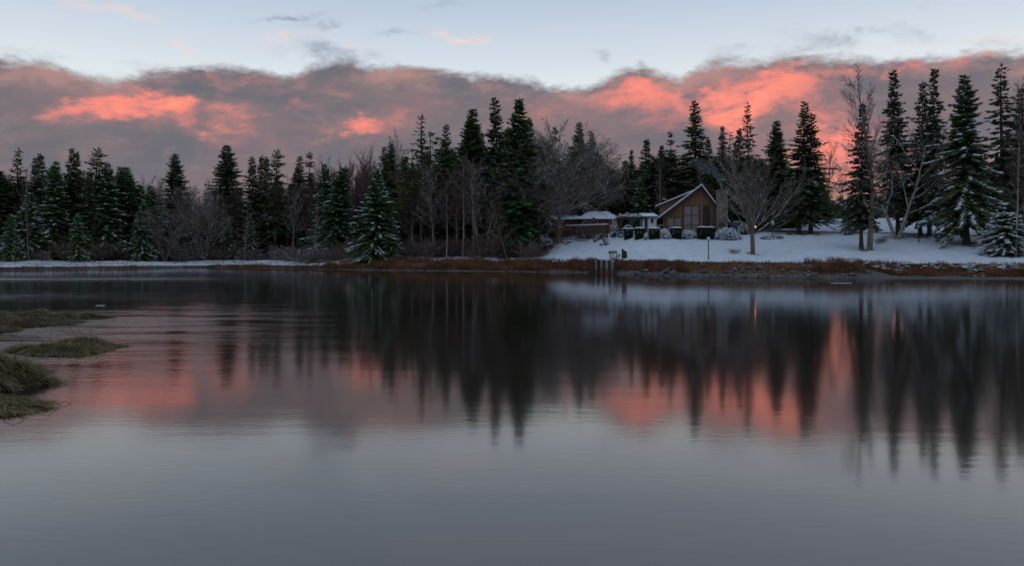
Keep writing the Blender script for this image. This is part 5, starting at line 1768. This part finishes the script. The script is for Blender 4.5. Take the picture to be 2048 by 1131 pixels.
def small_things():
    p = hit(1545, 478)
    t = thing('flower_bed', 'round stone-edged flower bed with snow around the lantern', 'flower bed', (p.x + .2, p.y + .8, p.z))
    r = random.Random(6)
    mesh = [MB().lump((0, 0, 0), .26, .16, .17, i, 0, 0, .2).mesh('stone', M['stone']) for i in range(4)]
    for i in range(20):
        a = 2 * PI * i / 20
        o = link('stone', mesh[i % 4], t)
        x, y = 1.55 * math.cos(a), 0.95 * math.sin(a)
        o.location = (x, y, gz(t.location.x + x, t.location.y + y) - p.z + .05)
        o.rotation_euler = (0, 0, r.uniform(0, 6))
    me = MB().lump((0, 0, .06), 1.45, .9, .16, 2, 0, 2, .05).build('snow', M['snow'], t, True)
    me = leaves([(r.uniform(-1.2, 1.2), r.uniform(-.5, .5), r.uniform(.15, .5)) for _ in range(160)], .07, M['vine'], 'dead_stems', t, 3)
    # twiggy snow-dusted plant heap on the lawn
    p = hit(1470, 507)
    plant('shrub', p, 0.8, 'low twiggy plant poking through the snow left of the fan tree', 'shrub', wide=1.7)
    for px_, py_, l, h in [(1205, 492, 'dry stalks in the snow below the garden steps', .7), (1498, 507, 'few dry stalks beside the fan tree foot', .4), (1755, 487, 'clump of dry grass stalks beside the olive-barked tree', 1.0), (1765, 485, 'second clump of dry stalks further right of the olive-barked tree', 1.0)]:
        plant('shrub', hit(px_, py_), h, l, 'shrub', 'dry_stalks', wide=1.3)
    # board on a post (far lawn)
    p = hit(1716, 467)
    k = mpp(p)
    t = thing('sign_post', 'small dark board on a post at the back of the lawn', 'sign', tuple(p))
    MB().tube([(0, 0, -.2), (0, 0, 9 * k)], [.05, .05], 8).build('post', M['black_metal'], t)
    MB().box(-.28, .28, -.08, .08, 9 * k, 11 * k).build('board', M['black_metal'], t)
    # leaning lime pole
    p = hit(1870, 470)
    t = thing('marker_pole', 'leaning lime-yellow pole by the dark spruces', 'pole', tuple(p))
    MB().tube([(0, 0, -.2), (.18, 0, 1.1), (.36, 0, 2.3)], [.05, .05, .04], 8).build('pole', M['lime'], t)
    # white thin pole beside the fan tree, with bird box
    p = hit(1504, 470)
    k = mpp(p)
    t = thing('bird_box_pole', 'thin white pole with a small box rising behind the fan tree', 'pole', (p.x - .04, p.y, p.z))
    MB().tube([(0, 0, -.2), (0, 0, 62 * k)], [.035, .028], 7).build('pole', M['white'], t)
    MB().box(-.14, .14, -.14, .14, 27 * k, 32 * k).build('box', M['white'], t)
    MB().lump((0, 0, 32.6 * k), .17, .17, .09, 1, 0, 1, .1).build('snow', M['snow'], t)
    # bird house before the cottage
    p = hit(1188, 478)
    k = mpp(p)
    t = thing('bird_feeder', 'bird feeder on a tall pole before the cottage windows', 'bird feeder', tuple(p))
    MB().tube([(0, 0, -.2), (0, 0, 36 * k)], [.035, .03], 7).build('pole', M['dark_wood'], t)
    MB().box(-.20, .20, -.18, .18, 36 * k, 38.5 * k).build('tray', M['grey_wood'], t)
    MB().tube([(0, 0, 40 * k), (0, 0, 43.5 * k)], [.30, .04], 4).build('roof', M['brown_wood'], t)
    MB().tube([(0, 0, 38.5 * k), (0, 0, 40 * k)], [.06, .06], 6).build('stand', M['grey_wood'], t)
    # green bin right of the chimney
    p = hit(1459, 470)
    t = thing('storage_bin', 'green lidded bin right of the stone chimney', 'bin', (p.x, p.y + 1.5, gz(p.x, p.y + 1.5)), .2)
    k = mpp(p)
    MB().add([(-.42, -.35, 0), (.42, -.35, 0), (.42, .35, 0), (-.42, .35, 0), (-.5, -.42, 1.45), (.5, -.42, 1.45), (.5, .42, 1.45), (-.5, .42, 1.45)],
             [(0, 3, 2, 1), (4, 5, 6, 7), (0, 1, 5, 4), (1, 2, 6, 5), (2, 3, 7, 6), (3, 0, 4, 7)]).build('body', M['green_box'], t)
    MB().prism([(-.54, -.46, 1.46), (.54, -.46, 1.46), (.54, .46, 1.62), (-.54, .46, 1.62)], (0, 0, .08)).build('lid', M['green_box'], t)
    # ice plates on the water
    for (x, y, w, l) in [(31.0, 70.5, 1.0, 'thin pale ice plate floating off the stony bank'), (-23.0, 41.9, .25, 'small pale ice plate floating near the grassy islets')]:
        r = random.Random(int(w * 10))
        poly = [(x + w * math.cos(a) * r.uniform(.8, 1.1), y + .42 * w * math.sin(a) * r.uniform(.8, 1.1), 0.004) for a in [2 * PI * i / 14 for i in range(14)]]
        tag(MB().prism(poly, (0, 0, .025)).build('ice_plate', M['ice']), l, 'ice')
    # fallen limbs at the left shore
    for i, (x0, y0, x1, y1, l) in enumerate([(330, 506, 400, 478, 'fallen snow-lined trunk slanting beside the wide bare tree'),
                                             (175, 512, 195, 470, 'leaning snow-lined stem below the left clump'),
                                             (200, 512, 225, 478, 'thin leaning snow-lined stem right of the other leaning one'),
                                             (935, 485, 995, 512, 'fallen bare branch lying down the bank by the birches')]):
        lo, hi = ((x0, y0), (x1, y1)) if y0 > y1 else ((x1, y1), (x0, y0))
        p = hit(*lo)
        k = mpp(p)
        t = thing('fallen_trunk', l, 'fallen trunk', tuple(p))
        e = Vector(((hi[0] - lo[0]) * k, 1.0, (lo[1] - hi[1]) * k))
        MB().tube([(0, 0, -.1), tuple(e * .5 + Vector((0, 0, .12))), tuple(e)], [.10, .08, .04], 6).build('stem', M['bark_snowy'], t)
        tw = MB()
        r = random.Random(i)
        for j in range(7):
            q = e * r.uniform(.3, 1)
            tw.tube([tuple(q), tuple(q + Vector((r.uniform(-1, 1), r.uniform(-.6, .6), r.uniform(-.3, 1.1))))], [.03, .012], 3)
        tw.build('twigs', M['bark_snowy'], t)


small_things()


def car(px_, py_, label, paint, rz, lit, name='parked_car'):
    p = hit(px_, py_)
    t = thing(name, label, 'car', (p.x, p.y + 2, gz(p.x, p.y + 2)), rz)
    W = .88
    side = [(-2.15, .35), (2.1, .35), (2.15, .75), (1.1, .98), (-2.1, 1.02), (-2.2, .7)]
    bd = MB()
    vs = []
    for x, tz in ((-W, 0), (-W * .97, 0), (W * .97, 0), (W, 0)):
        k_ = 1.0 if abs(x) < W else .985
        vs += [(x, y * k_, .35 + (z - .35) * k_) for y, z in side]
    n = len(side)
    fs = [tuple(range(n)), tuple(range(4 * n - 1, 3 * n - 1, -1))]
    for j in range(3):
        fs += [(j * n + i, (j + 1) * n + i, (j + 1) * n + (i + 1) % n, j * n + (i + 1) % n) for i in range(n)]
    bd.add(vs, fs)
    bd.build('body', paint, t)
    cab = [(-2.0, 1.02), (.95, .99), (.25, 1.55), (-1.75, 1.58)]
    lo = [(s * W * .93, y, z) for y, z in cab[:2] for s in (-1, 1)]
    hi = [(s * W * .76, y, z) for y, z in (cab[3], cab[2]) for s in (-1, 1)]
    MB().add(lo + hi, [(0, 1, 5, 4), (2, 6, 7, 3), (0, 4, 6, 2), (1, 3, 7, 5), (4, 5, 7, 6)]).build('cabin_glass', M['glass_dark'], t)
    MB().box(-W * .77, W * .77, -1.78, .28, 1.555, 1.62).build('roof', paint, t)
    cap(MB(), -W * .7, W * .7, -1.7, .2, 1.62, .08, 3).build('snow', M['snow'], t, True)
    for sx in (-1, 1):
        for y in (-1.35, 1.35):
            w = MB().tube([(sx * .72, y, .33), (sx * .90, y, .33)], [.33, .33], 14).build('wheel', M['rubber'], t)
            MB().tube([(sx * .901, y, .33), (sx * .915, y, .33)], [.2, .19], 12).build('rim', M['car_silver'], w)
        MB().box(sx * .72 - .13, sx * .72 + .13, -2.235, -2.17, .74, .93).build('tail_light', M['tail'] if lit else M['clay'], t)
    MB().box(-.8, .8, -2.27, -2.17, .38, .58).build('bumper', M['black_metal'], t)


car(1506, 468, 'silver car with lit tail lamps behind the fan-shaped tree', M['car_silver'], math.radians(-12), True)
car(1486, 467, 'dark snow-roofed car left of the silver car behind the fan tree', M['car_dark'], math.radians(-30), False)


# ------------------------------------------------------------------ stones of the bank
def stones():
    t = thing('stone_bank', 'line of dark stones at the water below the lawn', 'stone bank', (0, 0, 0))
    meshes = [MB().lump((0, 0, 0), 1.0, .75, .6, i * 3 + 1, 0, 1, .2).mesh('stone', M['stone']) for i in range(7)]
    r = random.Random(12)
    for i in range(230):
        px_ = r.uniform(1232, 1712)
        s = abs(r.gauss(0, .55)) - .25 if i < 150 else r.uniform(0.4, 3.8)
        p = behind(px_, s)
        o = link('stone', meshes[i % 7], t)
        k = r.uniform(.12, .30) if i < 150 else r.uniform(.10, .34)
        if i % 23 == 0:
            k = r.uniform(.4, .55)
        o.location = (p.x, p.y, max(p.z, -.05) + k * .25)
        o.scale = (k, k, k * r.uniform(.7, 1.1))
        o.rotation_euler = (r.uniform(-.3, .3), r.uniform(-.3, .3), r.uniform(0, 6))
    p = behind(1326, .1)
    o = MB().prism([(-.95, -.3, -.1), (-.55, -.3, -.15), (1.0, -.1, .95), (.75, -.1, 1.05)], (0.1, .7, 0)).build('stone', M['stone'], t)
    o.location = (p.x, p.y, .05)
    o['label'] = 'large slanting grey slab among the bank stones'
    # snow-topped rubble between grass and lawn near the great wide tree
    u = thing('snowy_rubble', 'heap of snow-capped stones in the brown grass below the lawn', 'stones', (0, 0, 0))
    sp = []
    for i in range(46):
        p = behind(r.gauss(1118, 12), r.uniform(3.0, 4.6))
        o = link('stone', meshes[i % 7], u)
        k = r.uniform(.12, .28)
        o.location = (p.x, p.y, p.z + .05)
        o.scale = (k, k, k)
        o.rotation_euler = (0, 0, r.uniform(0, 6))
        sp.append((p.x, p.y, p.z + .1 + k * .5))
    snow_lumps(sp, .22, u, 4, .4)


stones()


# ------------------------------------------------------------------ grasses
def grassmat(name, c1, c2, c3, scale):
    m_ = leafmat(name, c1, c2, scale, 0.2)
    t = m_.node_tree
    q = G(t)
    b = t.nodes['Principled BSDF']
    src = b.inputs['Base Color'].links[0].from_socket
    pos = q.n('ShaderNodeNewGeometry').outputs['Position']
    c = q.mix(q.ss(q.noise(pos, scale * 6, 2), 0.5, 0.75), src, (*c3, 1))
    q.put(b.inputs['Base Color'], c)
    return m_


M['marsh'] = grassmat('marsh_grass', (0.115, 0.054, 0.028), (0.245, 0.118, 0.056), (0.31, 0.18, 0.10), 0.5)
M['bank_grass'] = grassmat('bank_grass', (0.098, 0.078, 0.032), (0.235, 0.185, 0.072), (0.31, 0.225, 0.125), 0.9)
M['mud'] = mat('wet_mud', (0.030, 0.024, 0.017), 0.9, (0.055, 0.042, 0.028), 3, 4, 0.1, .4, 8, coord='World')


def blades(name, roots, dirs, lens, width, mt, seg=1, droop=0.0, seed=0):
    """many grass blades as one mesh; roots/dirs: (n,3) arrays"""
    n = len(roots)
    rg = np.random.default_rng(seed)
    side = np.stack([-dirs[:, 1], dirs[:, 0], np.zeros(n)], -1) + rg.normal(0, .5, (n, 3)) * [1, 1, .2]
    side /= np.linalg.norm(side, axis=1, keepdims=True) + 1e-9
    w = (width * rg.uniform(.6, 1.3, n))[:, None]
    rows = []
    for k in range(seg + 1):
        u = k / (seg + 1)
        c = roots + dirs * (lens[:, None] * u) + np.array([0, 0, -1.0]) * (lens * droop * u * u)[:, None]
        rows += [c - side * w * (1 - .5 * u), c + side * w * (1 - .5 * u)]
    tip = roots + dirs * lens[:, None] + np.array([0, 0, -1.0]) * (lens * droop)[:, None]
    rows.append(tip)
    m_ = 2 * (seg + 1) + 1
    vs = np.stack(rows, 1).reshape(-1, 3)
    fs = []
    for k in range(seg):
        a = 2 * k
        fs += [(a, a + 1, a + 3), (a, a + 3, a + 2)]
    fs.append((2 * seg, 2 * seg + 1, 2 * seg + 2))
    fs = (np.array(fs)[None] + (np.arange(n) * m_)[:, None, None]).reshape(-1, 3)
    me = bpy.data.meshes.new(name)
    me.vertices.add(len(vs))
    me.vertices.foreach_set('co', vs.ravel())
    me.loops.add(fs.size)
    me.loops.foreach_set('vertex_index', fs.ravel().astype(np.int32))
    me.polygons.add(len(fs))
    me.polygons.foreach_set('loop_start', (np.arange(len(fs)) * 3).astype(np.int32))
    me.update(calc_edges=True)
    me.materials.append(mt)
    return link(name, me)


def marsh():
    rg = np.random.default_rng(3)
    parts = []

    def band(x0, x1, s0, s1, n, h0, h1, thr=0.0, seed=1):
        x = rg.uniform(x0, x1, n)
        s = rg.uniform(s0, s1, n)
        keep = fbm(x * .35, s * .8, seed) > thr - .25 * rg.random(n)
        x, s = x[keep], s[keep]
        y = shore(x) + s
        tuft = .55 + .9 * vnoise(x * .9, y * .9, 8)
        return np.stack([x, y, ground(x, y) - .03], -1), rg.uniform(h0, h1, len(x)) * tuft
    bs = [band(-100, -62, .1, 2.0, 7000, .25, .6), band(-64, -52, .1, 1.0, 900, .2, .4), band(-54, -30, .1, 2.2, 7000, .3, .65),
          band(-33, 12, .1, 4.4, 26000, .45, .95), band(-33, 10, .1, 1.2, 5000, .4, .8), band(13.5, 21, .8, 4.2, 6500, .4, .8), band(20, 37, 1.3, 4.4, 7000, .2, .5, .06),
          band(34, 40, 1.0, 4.5, 3500, .5, 1.0, .02), band(37, 66, 3.2, 5.9, 13000, .35, .9, -.02), band(52, 66, 3.0, 5.0, 3500, .4, .9),
          band(-100, -30, 5, 9, 3000, .3, .6, .08), band(-33, 4, 4.4, 7, 2500, .4, .8, .05)]
    roots = np.concatenate([b[0] for b in bs])
    lens = np.concatenate([b[1] for b in bs])
    n = len(roots)
    d = np.stack([rg.normal(0, .35, n), rg.normal(0, .35, n), np.ones(n)], -1)
    d /= np.linalg.norm(d, axis=1, keepdims=True)
    o = blades('marsh_grass', roots, d, lens, .028, M['marsh'], 1, .15, 5)
    tag(o, 'band of rust-brown marsh grass along the far shore', kind='stuff')


marsh()


def islets():
    rg = np.random.default_rng(9)
    defs = [('a', -12.2, 14.7, 2.75, 1.05, .13, .05, 15000, .30, 'low muddy grass bank nearest the camera'),
            ('b', -14.7, 17.5, 3.75, 1.7, .46, .06, 30000, .50, 'shaggy olive grass bank at the left edge'),
            ('c', -13.9, 23.4, 1.5, 1.25, .14, -.1, 9000, .28, 'small flat brown-green grass islet off the bank'),
            ('d', -24.2, 29.6, 5.6, 5.0, .24, .15, 36000, .34, 'broad lumpy grass islet at the left'),
            ('e', -21.6, 34.0, 2.8, 1.6, .18, .1, 7000, .28, 'far narrow tongue of the grass islets')]
    for key, cx, cy, rx, ry, h, rot, n, ln, label in defs:
        ca, sa = math.cos(rot), math.sin(rot)
        sd = ord(key)

        def zf(u, v):
            rr = np.sqrt(u * u + v * v)
            th = np.arctan2(v, u)
            rim = 1 + .13 * np.sin(3 * th + sd) + .09 * np.sin(7 * th + 2 * sd) + .06 * np.sin(13 * th + sd) + .04 * np.sin(23 * th + sd)
            q = rr / rim
            x, y = cx + rx * u * ca - ry * v * sa, cy + rx * u * sa + ry * v * ca
            z = h * (1 - np.clip(q, 0, 1.3) ** 3.2) * (1 + 2.6 * fbm(x * 1.1, y * 1.1, sd)) + .02
            return x, y, np.maximum(z, -.5)
        na, nr = 72, 16
        vs, fs = [], []
        for j in range(nr + 1):
            for i in range(na):
                a = 2 * PI * i / na
                rr = 1.22 * (j / nr) ** .8
                x, y, z = zf(np.array(rr * math.cos(a)), np.array(rr * math.sin(a)))
                vs.append((float(x), float(y), float(z)))
        for j in range(nr):
            for i in range(na):
                fs.append((j * na + i, j * na + (i + 1) % na, (j + 1) * na + (i + 1) % na, (j + 1) * na + i))
        bk = MB().add(vs, fs).build('grass_bank', M['mud'], None, True)
        tag(bk, label, kind='structure')
        a = rg.uniform(0, 2 * PI, n)
        rr = np.sqrt(rg.uniform(0, 1, n)) * 1.15
        u, v = rr * np.cos(a), rr * np.sin(a)
        x, y, z = zf(u, v)
        ok = z > -.02
        x, y, z, u, v = x[ok], y[ok], z[ok], u[ok], v[ok]
        m_ = len(x)
        # blades lie over in combed tufts, falling outward at the rim
        ang = 4 * PI * fbm(x * .8, y * .8, sd + 4)
        out = np.stack([u * ca - v * sa, u * sa + v * ca], -1)
        k = (np.sqrt(u * u + v * v) ** 2)[:, None]
        hz = np.stack([np.cos(ang), np.sin(ang)], -1) * (1 - k) * .9 + out * k * 1.3 + rg.normal(0, .30, (m_, 2))
        d = np.concatenate([hz, rg.uniform(.15, 1.0, (m_, 1)) * (.5 + vnoise(x * 2.3, y * 2.3, sd + 7)[:, None])], 1)
        d /= np.linalg.norm(d, axis=1, keepdims=True)
        lens = ln * rg.uniform(.5, 1.25, m_) * (.35 + 1.3 * vnoise(x * 1.7, y * 1.7, sd))
        o = blades('bank_grass', np.stack([x, y, z - .02], -1), d, lens, .010 if key in 'abc' else .014, M['bank_grass'], 2, .55, sd)
        tag(o, 'matted grass growing over the ' + label.split(' at ')[0].split(' off ')[0].split(' nearest ')[0], kind='stuff')
    # upright yellow-green tuft
    n = 420
    c = np.array([-11.7, 17.6])
    xy = c + rg.normal(0, .13, (n, 2))
    d = np.concatenate([rg.normal(0, .16, (n, 2)), np.ones((n, 1))], 1)
    d /= np.linalg.norm(d, axis=1, keepdims=True)
    o = blades('grass_tuft', np.concatenate([xy, np.full((n, 1), .24)], 1), d, rg.uniform(.22, .36, n), .008, grassmat('tuft_grass', (0.10, 0.11, 0.02), (0.17, 0.18, 0.03), (0.2, 0.17, .05), 3), 1, .05, 4)
    tag(o, 'upright yellow-green grass tuft on the shaggy bank', kind='stuff')


islets()


def shore_snow():
    """snow lying in tatters on the brown bank, and stray stalks off the near bank"""
    r = random.Random(31)
    mb = MB()
    for x0, x1, s0, s1, n in ((38, 62, 3.6, 6.4, 420), (-36, -26, 1.5, 4.5, 220), (-95, -40, 2.0, 4.0, 150), (-26, 2, 4.6, 6.5, 200)):
        for _ in range(n):
            x = r.uniform(x0, x1)
            y = float(shore(x)) + r.uniform(s0, s1)
            if float(fbm(x * .3, y * .5, 17)) < -0.02:
                continue
            k = r.uniform(.08, .30)
            mb.lump((x, y, gz(x, y) + r.uniform(.12, .38)), k * 1.7, k * .7, .045, r.random(), r.uniform(-.3, .3), 0, .3)
    tag(mb.build('snow', M['snow']), 'tatters of snow lying on the brown shore grass', kind='stuff')
    st = MB()
    for _ in range(46):
        x, y = r.uniform(-12.5, -9.0), r.uniform(13.5, 15.2)
        a, l = r.uniform(0, 6.3), r.uniform(.12, .4)
        st.tube([(x, y, .01), (x + l * .5 * math.cos(a), y + l * .5 * math.sin(a), r.uniform(.01, .10)), (x + l * math.cos(a), y + l * math.sin(a), r.uniform(-.03, .03))], .006, 3)
    tag(st.build('broken_stalks', M['brown_wood']), 'broken stalks sticking out of the water at the near bank', kind='stuff')


shore_snow()
